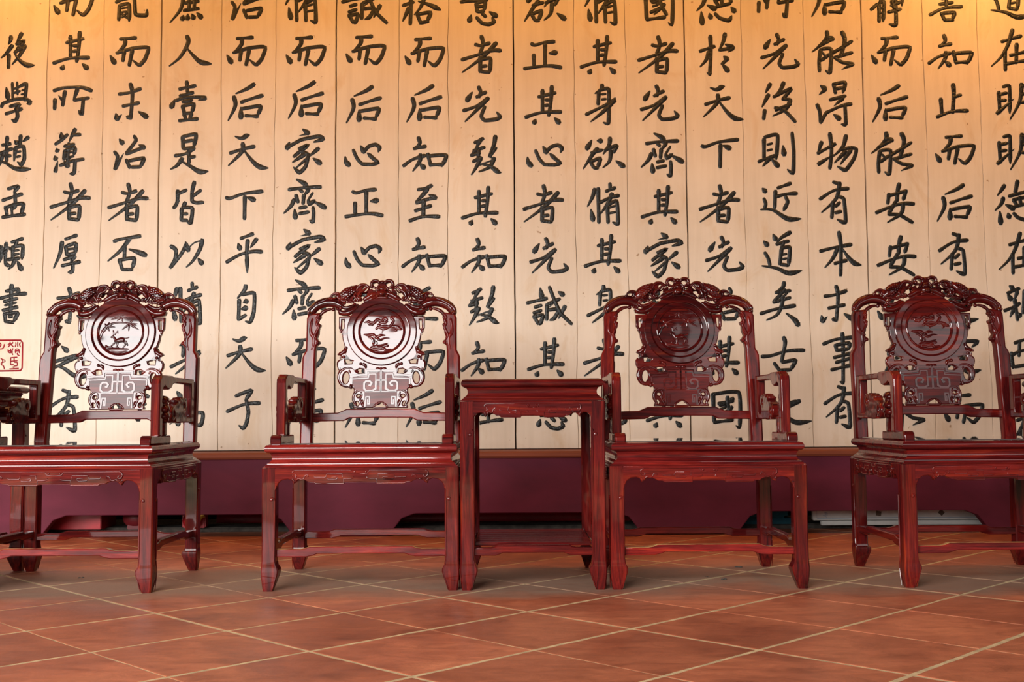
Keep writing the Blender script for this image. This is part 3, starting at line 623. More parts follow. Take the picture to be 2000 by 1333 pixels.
# white sheet leaning under the right-hand part
t_ = empty('white_sheet', (2.02, 5.60, 0)); tag(t_, 'grimy white sheet with dark tape squares lying under the screen at right', 'sheet')
bm = bmesh.new(); box(bm, -.49, .60, 0, .03, .052, .22, .003); obj('board', bm, WHITE, t_)
bm = bmesh.new(); box(bm, -.45, .62, -.006, .02, .027, .049, .003); obj('rim', bm, WHITE, t_)
for (x, z, a) in ((-.155, .085, .15), (.165, .088, .75)):
    bm = bmesh.new(); box(bm, -.013, .013, -.001, .0005, -.012, .012); o = obj('tape_square', bm, TAPE, t_, 0); o.location = (x, -.001, z); o.rotation_euler = (0, a, 0)
bm = bmesh.new()
for s in ("0,0 0,165 2300,165", "70,20 140,20", "105,-8 105,50", "70,40 145,40", "90,85 135,85", "85,105 140,100", "115,75 115,120", "60,20 60,50", "75,125 140,120", "95,135 125,150"):
    P = [tuple(map(float, q.split(','))) for q in s.split()]
    rib(bm, [(-.470 + a * .00040, .122 - b * .00036) for a, b in P], .0016, lambda u, v, w: (u, -.0005 - w, v), .4, 5, 0, 1)
o = obj('blue_lettering', fixn(bm), BLUE, t_)
t_ = empty('blue_bundle', (1.33, 5.72, .026)); tag(t_, 'dark blue wrapped bundle in the shadow behind the third armchair', 'bundle')
bm = bmesh.new(); box(bm, -.14, .10, -.03, .07, .02, .085, .02); box(bm, -.16, .12, -.04, .08, 0, .03, .01); obj('wrap', bm, simple('dim_blue_cloth', (.01, .09, .13), .7), t_)
bm = bmesh.new(); ball(bm, -.155, .035, .03, idf, .04, .5, .03); obj('yellow_corner', fixn(bm), simple('dull_yellow', (.25, .17, .02), .6), t_)
# black crumbs on the floor
def crumb(px, py, r, label):
    g_ = _F * FPX + _R * (px - 1000) - _U * (py - 666.5); g_ = g_ * (-CAM_H / g_.z); d = g_.y
    bm = bmesh.new()
    for k in range(3): ball(bm, random.uniform(-1, 1) * r, random.uniform(-.6, .6) * r, r * random.uniform(.5, .9), lambda u, v, w: (u, v, max(w, -.0015) + .0015), 0, .35, None, 0, 8)
    o = obj('debris', fixn(bm), DIRT, None, 50); o.location = (g_.x, g_.y, .0006); tag(o, label, 'debris', None)
crumb(1414, 1133, .008, 'larger black crumb on the floor below the third armchair seat')
crumb(1380, 1128, .004, 'small black crumb just left of the larger crumb under the third armchair')
crumb(1443, 1109, .010, 'dark dust ball near the back leg of the third armchair')
crumb(158, 1130, .007, 'dark spot of dirt on the floor under the left armchair')

# ------------------------------------------------------------------ rosewood furniture
S1 = 1801.0; S2 = 2075.0
def c1(X, Y):
    h = (.662 - Y / S1) * 1.022
    return ((X - 950) / S1 * (1 + .045 * h), .5 + h)
def yb(z): u = max(0.0, z - .52); return .277 + .10 * u
def MB(u, v, w): return (u, yb(v) - w, v)
def MBm(u, v, w): return (-u, yb(v) - w, v)
def L1(s, mirror=False):
    P = [c1(*map(float, q.split(','))) for q in s.split()]
    return [(-a, b) for a, b in P] if mirror else P
def sym(s):
    """closed outline given for the left half, from the centre line round to the centre line"""
    P = L1(s); return P + [(-a, b) for a, b in P[::-1] if abs(a) > 1e-4]
def ell(X, Y, rx, ry, rot=0, n=14):
    out = []
    for k in range(n):
        a = 2 * PI * k / n; x = rx * math.cos(a); y = ry * math.sin(a)
        out.append(c1(X + x * math.cos(rot) - y * math.sin(rot), Y + x * math.sin(rot) + y * math.cos(rot)))
    return out
def flip(P): return [(-a, b) for a, b in P]
def smoothed(P, n=3): return [tuple(p) for p in spl(P, n, True)]
k1 = 1 / S1

def band(bm, P, h, fn, w0, t):
    """flat raised strip with mitred corners"""
    P = [Vector(p) for p in P]; rows = []
    for i, p in enumerate(P):
        a = (p - P[i - 1]).normalized() if i else (P[1] - p).normalized()
        b = (P[i + 1] - p).normalized() if i < len(P) - 1 else a
        n1 = Vector((-a.y, a.x)); n2 = Vector((-b.y, b.x)); m = (n1 + n2)
        m = m.normalized() * min(1 / max(m.normalized().dot(n1), .45), 1.9) if m.length > 1e-6 else n1
        rows.append([bm.verts.new(fn(*(p + m * s), w0 + q)) for s, q in ((h, 0), (h * .82, t), (-h * .82, t), (-h, 0))])
    for A_, B_ in zip(rows, rows[1:]):
        for j in range(3): bm.faces.new((A_[j], A_[j + 1], B_[j + 1], B_[j]))
    bm.faces.new(rows[0]); bm.faces.new(rows[-1])
def back_post(par, mir):
    fn = MBm if mir else MB
    P = L1("388,1204 397,740 400,610 408,588 424,560 428,330 440,300 520,290 522,310 526,324 514,336 502,356 510,368 525,374 524,388 514,398 512,440 500,470 508,486 520,497 520,508 508,518 497,530 493,560 488,740 474,1204")
    bm = plate([P], .042, .007, fn)
    # carved leaf with little curls down the inside of the post
    rib(bm, L1("520,300 500,330 512,345 500,372 512,396 497,430 486,458 500,478"), [k1 * 10, k1 * 11, k1 * 9], fn, .8, 8, .021)
    for X, Y, r in ((514, 328, 13), (513, 380, 14), (486, 456, 15), (508, 505, 15)): ball(bm, *c1(X, Y), r * k1, fn, .018, .9)
    rib(bm, L1("470,330 458,400 462,440 480,470 478,520 462,560"), [k1 * 10, k1 * 16, k1 * 6], fn, .5, 8, .020)
    return obj('back_post', fixn(bm), WP, par)
def shoulder(par, mir):
    fn = MBm if mir else MB
    bm = bmesh.new()
    rib(bm, L1("455,305 462,272 495,236 560,212 620,216 668,240"), [k1 * 27, k1 * 33, k1 * 36, k1 * 37, k1 * 34], fn, .85, 12, 0, 6)
    rib(bm, L1("452,300 442,272 470,242 520,210 575,188"), [k1 * 14, k1 * 13, k1 * 10, k1 * 7], fn, .8, 8, .012)
    ball(bm, *c1(450, 298), 20 * k1, fn, .014, .8); ball(bm, *c1(446, 296), 9 * k1, fn, .030, .8)
    # lower curl
    rib(bm, L1("515,318 530,290 565,268 600,262"), [k1 * 10, k1 * 14, k1 * 8], fn, .8, 8, .006)
    ball(bm, *c1(610, 264), 15 * k1, fn, .006, .9); ball(bm, *c1(640, 262), 12 * k1, fn, .010, .9)
    return obj('shoulder_rail', fixn(bm), WC, par)
def crest(par):
    top = "950,56 932,60 915,50 890,52 872,66 864,84 868,98 850,92 828,84 800,84 778,92 768,98 745,98 712,112 684,132 662,146 640,140 618,144 600,156 590,172 574,182 578,196 600,206 650,212 652,262 642,284 650,304 676,312 716,314"
    arc = ' '.join('%.1f,%.1f' % (952 + 232 * math.cos(math.radians(a)), 425 + 232 * math.sin(math.radians(a))) for a in (205, 215, 226, 238, 250, 260))
    out = sym(top + ' ' + arc + ' 950,193')
    H = []
    for h in (ell(905, 90, 19, 16, .3), ell(832, 118, 17, 22, .5, 12), ell(792, 150, 9, 12, 0, 10), ell(722, 188, 22, 8, -.4, 10), ell(616, 172, 16, 10, -.3, 10), ell(868, 140, 6, 14, .6, 8)):
        H += [h, flip(h)]
    bm = plate([out] + H, .030, .005, MB)
    for fn in (MB, MBm):
        # scroll loops around the centre
        rib(bm, L1("925,66 905,58 882,66 876,88 888,106 905,112"), [k1 * 11, k1 * 12, k1 * 9], fn, .9, 8, .014)
        ball(bm, *c1(878, 98), 14 * k1, fn, .018, .9)
        rib(bm, L1("862,118 838,92 804,90 782,106 772,130"), [k1 * 9, k1 * 12, k1 * 8], fn, .9, 8, .014)
        rib(bm, L1("850,100 826,128 800,140 786,160 782,184 800,200 815,192"), [k1 * 7, k1 * 12, k1 * 13, k1 * 9], fn, .9, 8, .016)
        ball(bm, *c1(800, 188), 13 * k1, fn, .022, .9)
        # swooping leaf folds either side of the mask
        rib(bm, L1("925,148 885,160 850,182 818,200"), [k1 * 12, k1 * 20, k1 * 19, k1 * 10], fn, .8, 8, .014)
        rib(bm, L1("925,172 892,182 862,198 828,214"), [k1 * 8, k1 * 12, k1 * 8], fn, .8, 8, .016)
        # drapery fold above the ring
        rib(bm, L1("790,232 760,262 728,284 690,292 660,282 654,258"), [k1 * 14, k1 * 20, k1 * 22, k1 * 16, k1 * 10], fn, .8, 8, .014)
        rib(bm, L1("770,222 742,244 706,256 680,250 672,228"), [k1 * 8, k1 * 13, k1 * 14, k1 * 9], fn, .8, 8, .017)
        ball(bm, *c1(664, 258), 14 * k1, fn, .022, .9); ball(bm, *c1(690, 222), 13 * k1, fn, .018, .9)
        rib(bm, L1("744,206 716,214 694,200 668,214"), [k1 * 10, k1 * 10, k1 * 7], fn, .9, 8, .014)
        # small end scroll
        rib(bm, L1("660,196 640,176 646,152 624,148 602,160 592,182"), [k1 * 10, k1 * 10, k1 * 8, k1 * 8], fn, .9, 8, .012)
        ball(bm, *c1(586, 184), 11 * k1, fn, .012, .9)
        rib(bm, L1("655,150 652,185 672,205 700,206"), [k1 * 8, k1 * 10, k1 * 8], fn, .9, 8, .016)
        for q, r in (("930,92 912,120 900,138", 9), ("905,128 885,150 858,158", 8), ("846,150 858,178 836,186", 8), ("770,140 758,160 766,186 790,214", 9), ("742,196 760,206 780,204", 8), ("700,206 690,196 676,192", 6), ("936,185 905,196 880,206", 6), ("770,196 748,214 730,222", 8), ("732,238 712,262 690,272", 7), ("712,300 690,304 668,298", 5)):
            rib(bm, L1(q), [k1 * r * .7, k1 * r * 1.15, k1 * r * .6], fn, .9, 8, .015)
    # lion-like mask at the middle
    ball(bm, *c1(950, 150), 40 * k1, MB, .010, .75, 44 * k1, 0, 14)
    ball(bm, *c1(950, 118), 22 * k1, MB, .016, .8, 26 * k1); ball(bm, *c1(950, 158), 15 * k1, MB, .032, .8, 22 * k1)
    for s in (-1, 1):
        ball(bm, s * 26 * k1, c1(950, 128)[1], 10 * k1, MB, .030, .9); ball(bm, s * 34 * k1, c1(950, 172)[1], 12 * k1, MB, .022, .8)
        ball(bm, s * 24 * k1, c1(950, 70)[1], 12 * k1, MB, .016, .8)
    ball(bm, 0, c1(950, 72)[1], 12 * k1, MB, .016, .8); rib(bm, [(-.024, c1(0, 188)[1]), (0, c1(0, 182)[1]), (.024, c1(0, 188)[1])], k1 * 8, MB, .8, 8, .022)
    cr = obj('crest_rail', fixn(bm), WC, par)
    for fn, side in ((MB, -1), (MBm, 1)):
        bm = bmesh.new()
        cx, cy = c1(710, 150); n = 18; seg = 16; rings = []; ang = math.radians(42)
        ca, sa = math.cos(ang), math.sin(ang)
        for i in range(n + 1):
            t = i / n; a = (t - .5) * .094
            r = .0215 * (math.sin(PI * min(max(t, .02), .98)) ** .62) * (1.12 - .35 * t)
            ring = []
            for j in range(seg):
                ph = 2 * PI * j / seg
                rr = r * (1 + .11 * (1 if (i + (j % 2)) % 2 else -1) * (1 if .2 < t < .8 else .15))
                b = rr * math.cos(ph); d = rr * .75 * math.sin(ph)
                ring.append(bm.verts.new(fn(cx + a * ca - b * sa, cy + a * sa + b * ca, .014 + d)))
            rings.append(ring)
        for p, q in zip(rings, rings[1:]):
            for j in range(seg): bm.faces.new((p[j], p[(j + 1) % seg], q[(j + 1) % seg], q[j]))
        bm.faces.new(rings[0]); bm.faces.new(rings[-1][::-1])
        for ii in range(5):
            for jj in range(-1, 3):
                a = -.022 + ii * .0105 + (jj % 2) * .005; b_ = -.0125 + (jj + 1) * .0075 
                ball(bm, cx + a * ca - b_ * sa, cy + a * sa + b_ * ca, .0046, fn, .014 + .0150 * math.sqrt(max(.2, 1 - (b_ / .024) ** 2)), .55, None, 0, 6)
        rib(bm, L1("752,110 768,98 776,90"), [k1 * 12, k1 * 9, k1 * 5], fn, .8, 8, .012)
        ball(bm, *c1(676, 172), 6 * k1, fn, .030, .8)
        rib(bm, L1("660,150 690,126 720,112 745,100"), [k1 * 5, k1 * 9, k1 * 5], fn, .7, 8, .020)
        rib(bm, L1("680,192 700,200 724,186"), [k1 * 5, k1 * 8, k1 * 4], fn, .7, 8, .018)
        obj('carved_fish', fixn(bm), WC, cr, 18)
    return cr
def splat(par):
    arc = ' '.join('%.1f,%.1f' % (952 + 280 * math.cos(math.radians(a)), 425 + 280 * math.sin(math.radians(a))) for a in (178, 168, 158, 152))
    top = ' '.join('%.1f,%.1f' % (952 + 225 * math.cos(math.radians(a)), 425 + 225 * math.sin(math.radians(a))) for a in (210, 225, 240, 255))
    out = sym("950,199 " + ' '.join(top.split()[::-1]) + " 742,316 650,318 650,402 662,420 666,436 680,436 686,420 " + ' '.join(arc.split()[:4]) +
              " 704,560 704,536 688,540 680,560 655,572 645,586 668,600 672,622 656,628 642,648 642,676 652,700 662,706 652,730 656,762 668,792 690,812 712,816 724,824 740,834 754,826 762,838 757,870 756,905 768,940 758,958 760,968 900,968 912,944 934,930 950,928")
    def X(s): return L1(s)
    H = []
    for h in (X("672,342 688,342 684,402 676,412 670,398"), X("704,600 728,628 752,634 744,652 700,654 696,620"), X("770,706 800,690 828,694 832,722 800,724 782,716"),
              ell(704, 754, 21, 42, .1, 12), ell(797, 884, 15, 11, .4, 10), ell(786, 936, 11, 15, -.3, 10), ell(744, 808, 6, 6, 0, 8), ell(822, 930, 6, 16, 0, 8)):
        H += [h, flip(h)]
    bm = plate([out] + H, .024, .004, MB)
    W = .012
    for fn in (MB, MBm):
        # raised fretwork band of the lower panel
        for s, r in () and (("944,700 840,702 840,738 728,742", 7), ("915,765 915,722 862,722 862,750 750,754 748,788", 7), ("910,772 950,772", 9),
                     ("915,780 915,828 848,828 834,812 834,788 848,774 872,774 888,790 876,808 862,804", 8), ("944,705 944,850 850,850 824,838 824,790", 6),
                     ("840,958 846,886 872,886 872,940 860,940 860,904", 7), ("770,700 756,690 762,664 746,640", 9)):
            P = L1(s)
            rib(bm, P, k1 * r, fn, .7, 6, W, 1)
        # c-scroll handle on each side
        rib(bm, L1("792,716 768,700 730,684 692,690 664,716 656,758 672,796 706,812 738,806 742,796"), [k1 * 8, k1 * 15, k1 * 16, k1 * 13, k1 * 11, k1 * 8], fn, .9, 8, .006)
        rib(bm, L1("722,700 736,716 730,738"), [k1 * 12, k1 * 10, k1 * 5], fn, .9, 8, .008)
        ball(bm, *c1(738, 818), 14 * k1, fn, .010, .9)
        # leaf scroll at the foot
        rib(bm, L1("826,842 790,846 764,872 760,910 776,945 762,962"), [k1 * 10, k1 * 12, k1 * 11, k1 * 8], fn, .9, 8, .008)
        rib(bm, L1("812,850 818,880 806,905 822,935 830,960"), [k1 * 7, k1 * 10, k1 * 8], fn, .9, 8, .010)
        rib(bm, L1("804,905 790,898 780,905"), [k1 * 8, k1 * 6], fn, .9, 8, .008)
        rib(bm, L1("800,905 808,930 796,955"), [k1 * 5, k1 * 8, k1 * 5], fn, .9, 8, .008)
        # little dragon head and neck beside the ring
        rib(bm, L1("648,588 672,582 692,566 706,545"), [k1 * 7, k1 * 13, k1 * 17, k1 * 11], fn, .9, 8, .010)
        ball(bm, *c1(688, 606), 13 * k1, fn, .012, .9); ball(bm, *c1(704, 542), 12 * k1, fn, .014, .9); ball(bm, *c1(652, 588), 8 * k1, fn, .014, .9)
        rib(bm, L1("712,560 716,592 700,604"), [k1 * 8, k1 * 8], fn, .9, 8, .008)
        # square bracket frame and outer leaf
        rib(bm, L1("664,602 664,692 760,692"), k1 * 10, fn, .45, 6, W - .002, 1)
        rib(bm, L1("660,628 646,645 648,676 662,694"), k1 * 7, fn, .8, 8, .006)
        rib(bm, L1("818,656 840,668 844,690"), [k1 * 12, k1 * 12, k1 * 6], fn, .8, 8, W)
        ball(bm, *c1(808, 656), 12 * k1, fn, W, .9)
        rib(bm, L1("672,414 664,420 668,436"), k1 * 8, fn, .8, 8, W)
    rib(bm, sym("950,928 934,932 914,946 904,964")[:4] + [(-a, b) for a, b in L1("904,964 914,946 934,932")], k1 * 7, MB, .8, 6, W)
    for s in (-1, 1): ball(bm, s * 22 * k1, c1(0, 690)[1], 11 * k1, MB, W, .8, 18 * k1)
    ball(bm, 0, c1(0, 692)[1], 12 * k1, MB, W, .8)
    sp = obj('back_splat', fixn(bm), WC, par)
    gp = sym("950,706 925,716 866,716 856,744 758,746 746,760 762,826 772,842 836,850 836,880 842,962 898,962 908,940 930,924 950,922")
    obj('carved_ground', plate([gp], .0014, .0004, lambda u, v, w: MB(u, v, w + W + .0005)), WG, sp)
    bm = bmesh.new()
    for sg in (1, -1):
        for s, h in (("950,703 850,703 850,730 735,742", 8), ("948,703 948,850", 6), ("910,772 950,772", 7), ("748,800 748,762 862,756 868,728 915,728 915,768", 5),
                     ("915,778 915,832 890,846 850,846 834,832 834,792 848,778 872,778 886,792 876,810 864,806", 8), ("948,852 840,852", 5),
                     ("842,958 848,888 872,888 872,938 860,938 860,906", 5)):
            band(bm, [(a * sg, b) for a, b in L1(s)], h * k1, MB, W + .001, .0022)
    obj('fretwork', fixn(bm), WC, sp, 30)
    return sp
def medallion(par):
    cu, cv = c1(952, 425)
    pr = [(249, -8), (249, 8), (247, 14), (242, 17), (207, 17), (203, 15), (201, 10), (197, 7), (193, 6), (169, 6), (164, 10), (160, 12), (156, 10), (153, 4), (150, 2), (75, 2)]
    bm = bmesh.new(); n = 72; R = []
    for r, h in pr:
        R.append([bm.verts.new(MB(cu + r * k1 * math.cos(2 * PI * j / n), cv + r * k1 * math.sin(2 * PI * j / n), .012 + h * k1)) for j in range(n)])
    for a, b in zip(R, R[1:]):
        for j in range(n): bm.faces.new((a[j], a[(j + 1) % n], b[(j + 1) % n], b[j]))
    bm.faces.new(R[-1]); fixn(bm)
    return obj('medallion', bm, WC, par, 9)
def RN(x, y):   # unit disc of the medallion picture
    cu, cv = c1(952, 425); return (cu + x * 152 * k1, cv - y * 152 * k1)
def strands(name, par, data):
    bm = bmesh.new()
    for rr, s in data:
        P = []
        for q in s.split():
            a, b = map(float, q.split(',')); P.append(RN(a, b))
        rib(bm, P, [x * 1.35 * k1 for x in rr], MB, .6, 7, .0132, 4)
    return obj(name, fixn(bm), WC, par)
def crane_picture(par):
    def z(s):   # crop pixels of the photographed roundel
        return ' '.join('%.3f,%.3f' % ((float(a) - 660) / 275, (float(b) - 715) / 275) for a, b in (q.split(',') for q in s.split()))
    return strands('crane_relief', par, [
        ((3, 9, 8), z("430,600 480,590 500,620 545,610")), ((9, 9, 8), z("520,635 560,600 600,560 650,580 700,545 730,575")), ((8, 8, 8), z("470,575 520,600 580,590 600,545")), ((5, 3), z("700,560 715,510 728,460")),
        ((8, 8), z("620,620 660,600 700,600 735,575")), ((7, 9, 7), z("580,690 620,660 680,685 740,665 790,640")), ((8, 8, 8, 6), z("600,620 640,650 700,645 760,650 800,600 810,570 780,545 800,525 880,540")),
        ((9, 9, 7), z("780,655 830,650 860,680 925,690")), ((6, 4), z("840,690 835,715 860,700")), ((4, 3), z("680,690 660,735")), ((7, 9, 7), z("800,640 860,660 900,690")),
        ((3, 9, 8, 10), z("425,755 490,765 550,760 590,800")), ((4, 8, 9), z("480,790 520,800 550,830 555,890")), ((3, 8, 7, 4), z("710,770 650,765 600,790 570,820")), ((9, 8, 5, 2), z("600,800 640,830 700,805 765,808")), ((4, 5, 4), z("560,840 590,850 600,880 590,880")),
        ((5, 4), z("545,880 560,905")), ((3, 8, 6, 3), z("520,915 590,910 650,900 745,870")), ((8, 9, 8), z("510,945 570,925 640,935 700,905 750,910")), ((5, 8, 9, 4), z("540,950 600,955 680,940 720,965 790,950")), ((4, 6, 4), z("560,975 640,990 720,985"))])
def deer_picture(par):
    def z(s):
        return ' '.join('%.3f,%.3f' % ((float(a) - 632) / 158, (float(b) - 450) / 158) for a, b in (q.split(',') for q in s.split()))
    D = [((6, 8, 5, 3), z("480,500 500,440 540,395 600,375 680,380 750,400")), ((5, 5), z("540,395 512,415 490,440"))]
    for c, tips in (("625,330", ("555,350", "575,325", "600,362", "645,370", "680,345", "670,320", "640,310")), ("530,405", ("500,425", "510,380", "545,370", "570,385", "590,408", "548,440", "505,450")), ("690,385", ("640,430", "660,370", "720,350", "755,385", "765,430", "740,420", "690,440"))):
        for t in tips: D.append(((5, 6, 2), z(c + ' ' + ','.join(str((float(a) * .55 + float(b) * .45)) for a, b in zip(c.split(','), t.split(','))) + ' ' + t)))
    D += [((6, 13, 15, 12), z("588,505 610,512 640,505 665,508")), ((6, 7, 9), z("580,480 590,495 600,510")), ((8, 6, 4), z("585,478 570,482 560,488")), ((3, 4, 3), z("580,470 580,450 575,430")), ((3, 4, 3), z("588,470 600,450 612,435")), ((3, 3), z("600,450 618,455")),
          ((3, 4), z("660,495 680,492 697,485")), ((9, 6, 4, 3), z("610,515 612,540 606,560 625,560")), ((7, 5, 4), z("600,515 585,535 565,552")), ((9, 6, 4, 3), z("662,515 672,535 662,555 652,568")), ((7, 5, 4), z("668,512 680,530 690,550")),
          ((5, 10, 8, 5), z("520,560 560,572 620,575 700,576")), ((6, 8, 4), z("525,545 540,560 580,560")), ((4, 6, 4), z("560,592 620,600 690,590"))]
    return strands('deer_relief', par, D)
def lower_rail(par):
    P = sym("950,972 712,972 690,982 650,998 470,1002 470,1060 690,1056 708,1050 732,1036 950,1034")
    return obj('lower_back_rail', plate([P], .026, .004, MB), WR, par)

# --- leg: upright with a horse-hoof foot, corner at the outer side; sx, sy point outwards
def leg_bm(h, w=.048, shelf=False):
    """outer corner at the origin, extends to -x/-y (inwards); foot flares inward"""
    bm = bmesh.new()
    prf = [(0.0, .006, .036), (.010, .004, .040), (.045, .000, .0520), (.064, -.001, .0575), (.074, -.001, .0572), (.088, .000, .0500), (.105, .001, .0475), (.20, .001, w), (h - .001, 0, w)]
    if shelf: prf[4:7] = [(.076, -.001, .0565), (.080, .0, .0500), (.090, .001, .0480)]
    rings = []
    for z, o, i in prf:
        c = .004; a, b = -i, -o
        rings.append([bm.verts.new(p) for p in ((a + c, a, z), (b - c, a, z), (b, a + c, z), (b, b - c, z), (b - c, b, z), (a + c, b, z), (a, b - c, z), (a, a + c, z))])
    for A_, B_ in zip(rings, rings[1:]):
        for j in range(8): bm.faces.new((A_[j], A_[(j + 1) % 8], B_[(j + 1) % 8], B_[j]))
    bm.faces.new(rings[0]); bm.faces.new(rings[-1])
    return bm
def leg(name, par, X, Y, sx, sy, h, bead_faces=True, w=.048, bead_top=.317):
    bm = leg_bm(h, w, name == 'back_leg')
    if bead_faces:
        # raised bead along the inner edge of the outward faces, ending in a small curl
        for swap in (False, True):
            f = (lambda u, v, q: (u, q, v)) if not swap else (lambda u, v, q: (q, u, v))
            rib(bm, [(-.044, .108), (-.044, .20), (-.044, bead_top - .012), (-.040, bead_top - .002), (-.033, bead_top), (-.029, bead_top - .006), (-.032, bead_top - .010)], .0027, f, .9, 6, 0.0, 2)
            ball(bm, -.0335, bead_top - .006, .0056, f, 0, .5)
            rib(bm, [(-.044, .108), (-.0465, .090), (-.0530, .070), (-.048, .045), (-.037, .004)], .0018, f, .9, 6, 0.0, 2)
    for v in bm.verts: v.co = Vector((v.co.x * sx, v.co.y * sy, v.co.z))
    o = obj(name, fixn(bm), WZ, par, 35); o.location = (X * sx, Y * sy, 0)
    return o
def L2(s): return [((float(a) - 805) / S2, .5663 - float(b) / S2) for a, b in (q.split(',') for q in s.split())]
def apron(par, span, ztop, fn, name='apron', label=None, depth=.018):
    """carved apron hanging between two legs; span = half of the clear opening + leg width"""
    base = L2("805,306 180,306 180,470 216,470 222,440 236,412 262,392 300,386 326,396 338,420 352,414 362,402 380,392 400,388 424,396 446,408 484,410 498,420 690,421 702,410 805,408")
    half0 = (805 - 180) / S2; k = span / half0; dz = ztop - (.5663 - 306 / S2)
    def T(P, sy=1.0):
        out = []
        for u, v in P:
            out.append((u * k, v + dz))
        return out
    P = T(base); P = P + [(-a, b) for a, b in P[::-1] if abs(a) > 1e-6]
    bm = plate([P], depth, .003, fn)
    W = depth / 2
    car = T(L2("805,324 740,326 352,324 334,334 330,352 340,370 348,392 362,398 376,388 400,386 424,396 446,406 484,408 498,418 690,419 702,408 805,406"))
    join(bm, plate([car + [(-a, b) for a, b in car[::-1] if abs(a) > 1e-6]], .005, .0012, lambda u, v, w: fn(u, v, w + W)))
    W += .0022
    for s, r in (("805,325 862,325 850,328 740,326 352,324 334,334 330,352 342,372 356,374 362,362 352,352", 4.5), ("362,395 372,378 392,388 412,385 420,362 438,354 444,368 434,374", 4.5),
                 ("340,418 345,400 330,385", 4), ("446,408 484,408 498,418 690,419 690,384 740,384 762,378 758,368", 4.5), ("480,360 486,374 562,376 572,350 680,350 680,384", 4.5), ("572,378 578,388 636,390 648,380 640,370 604,374", 4.5),
                 ("740,326 752,346 775,350 805,350", 4.5), ("690,410 800,410", 4)):
        Q = T(L2(s))
        for sg in (1, -1):
            if 'S' and s.startswith('805,325') and sg == 1: Q = T(L2("740,325 352,324 334,334 330,352 342,372 356,374 362,362 352,352"))
            rib(bm, [(a * sg, b) for a, b in Q], r * 1.15 / S2, fn, .9, 6, W, 1)
    for sg in (1, -1):
        q = T(L2("766,336"))[0]; ball(bm, q[0] * sg, q[1], 8 / S2, fn, W, .7)
    bmesh.ops.recalc_face_normals(bm, faces=bm.faces)
    return obj(name, bm, WX, par)
def stretcher(par, half, z0, y, axis='x', x=0, m=None, name='stretcher', hgt=.027, ext=1.0, rise=.009, thick=.024):
    a = half
    P = [(-a, z0), (-a, z0 + hgt), (-a * .70, z0 + hgt), (-a * .64, z0 + hgt + rise * .35), (-a * .59, z0 + hgt + rise), (a * .59, z0 + hgt + rise), (a * .64, z0 + hgt + rise * .35), (a * .70, z0 + hgt), (a, z0 + hgt), (a, z0),
         (a * .63, z0), (a * .56, z0 + rise * .5), (a * .50, z0 + rise * 1.2), (-a * .50, z0 + rise * 1.2), (-a * .56, z0 + rise * .5), (-a * .63, z0)]
    if axis == 'x': fn = lambda u, v, w: (u, y - w, v)
    else: fn = lambda u, v, w: (x + w, y + u, v)
    return obj(name, plate([P], thick, .003, fn), m or (WX if axis == 'x' else WY), par)

FR_Z = .4205
def seat_block(par, hx, hy, name, zt, sc_=1.0, m=WX):
    """moulded slab: round top edge, deep cove, stepped foot; zt = top height"""
    k = sc_
    pr = [(.016, 0), (.012, -.0015), (.006, -.003), (.001, -.010), (.0, -.016), (.001, -.022), (.006, -.028), (.012, -.0305), (.0165, -.0310), (.0185, -.034), (.0215, -.040), (.0225, -.047), (.0215, -.054), (.0180, -.060), (.0120, -.065), (.0090, -.0665),
          (.0085, -.0690), (.0040, -.0715), (.0030, -.0745), (-.0020, -.0760), (-.0020, -.0790)]
    bm = bmesh.new(); rect_stack(bm, hx, hy, [(i, zt + z * k) for i, z in pr])
    return obj(name, bm, m, par, 40)

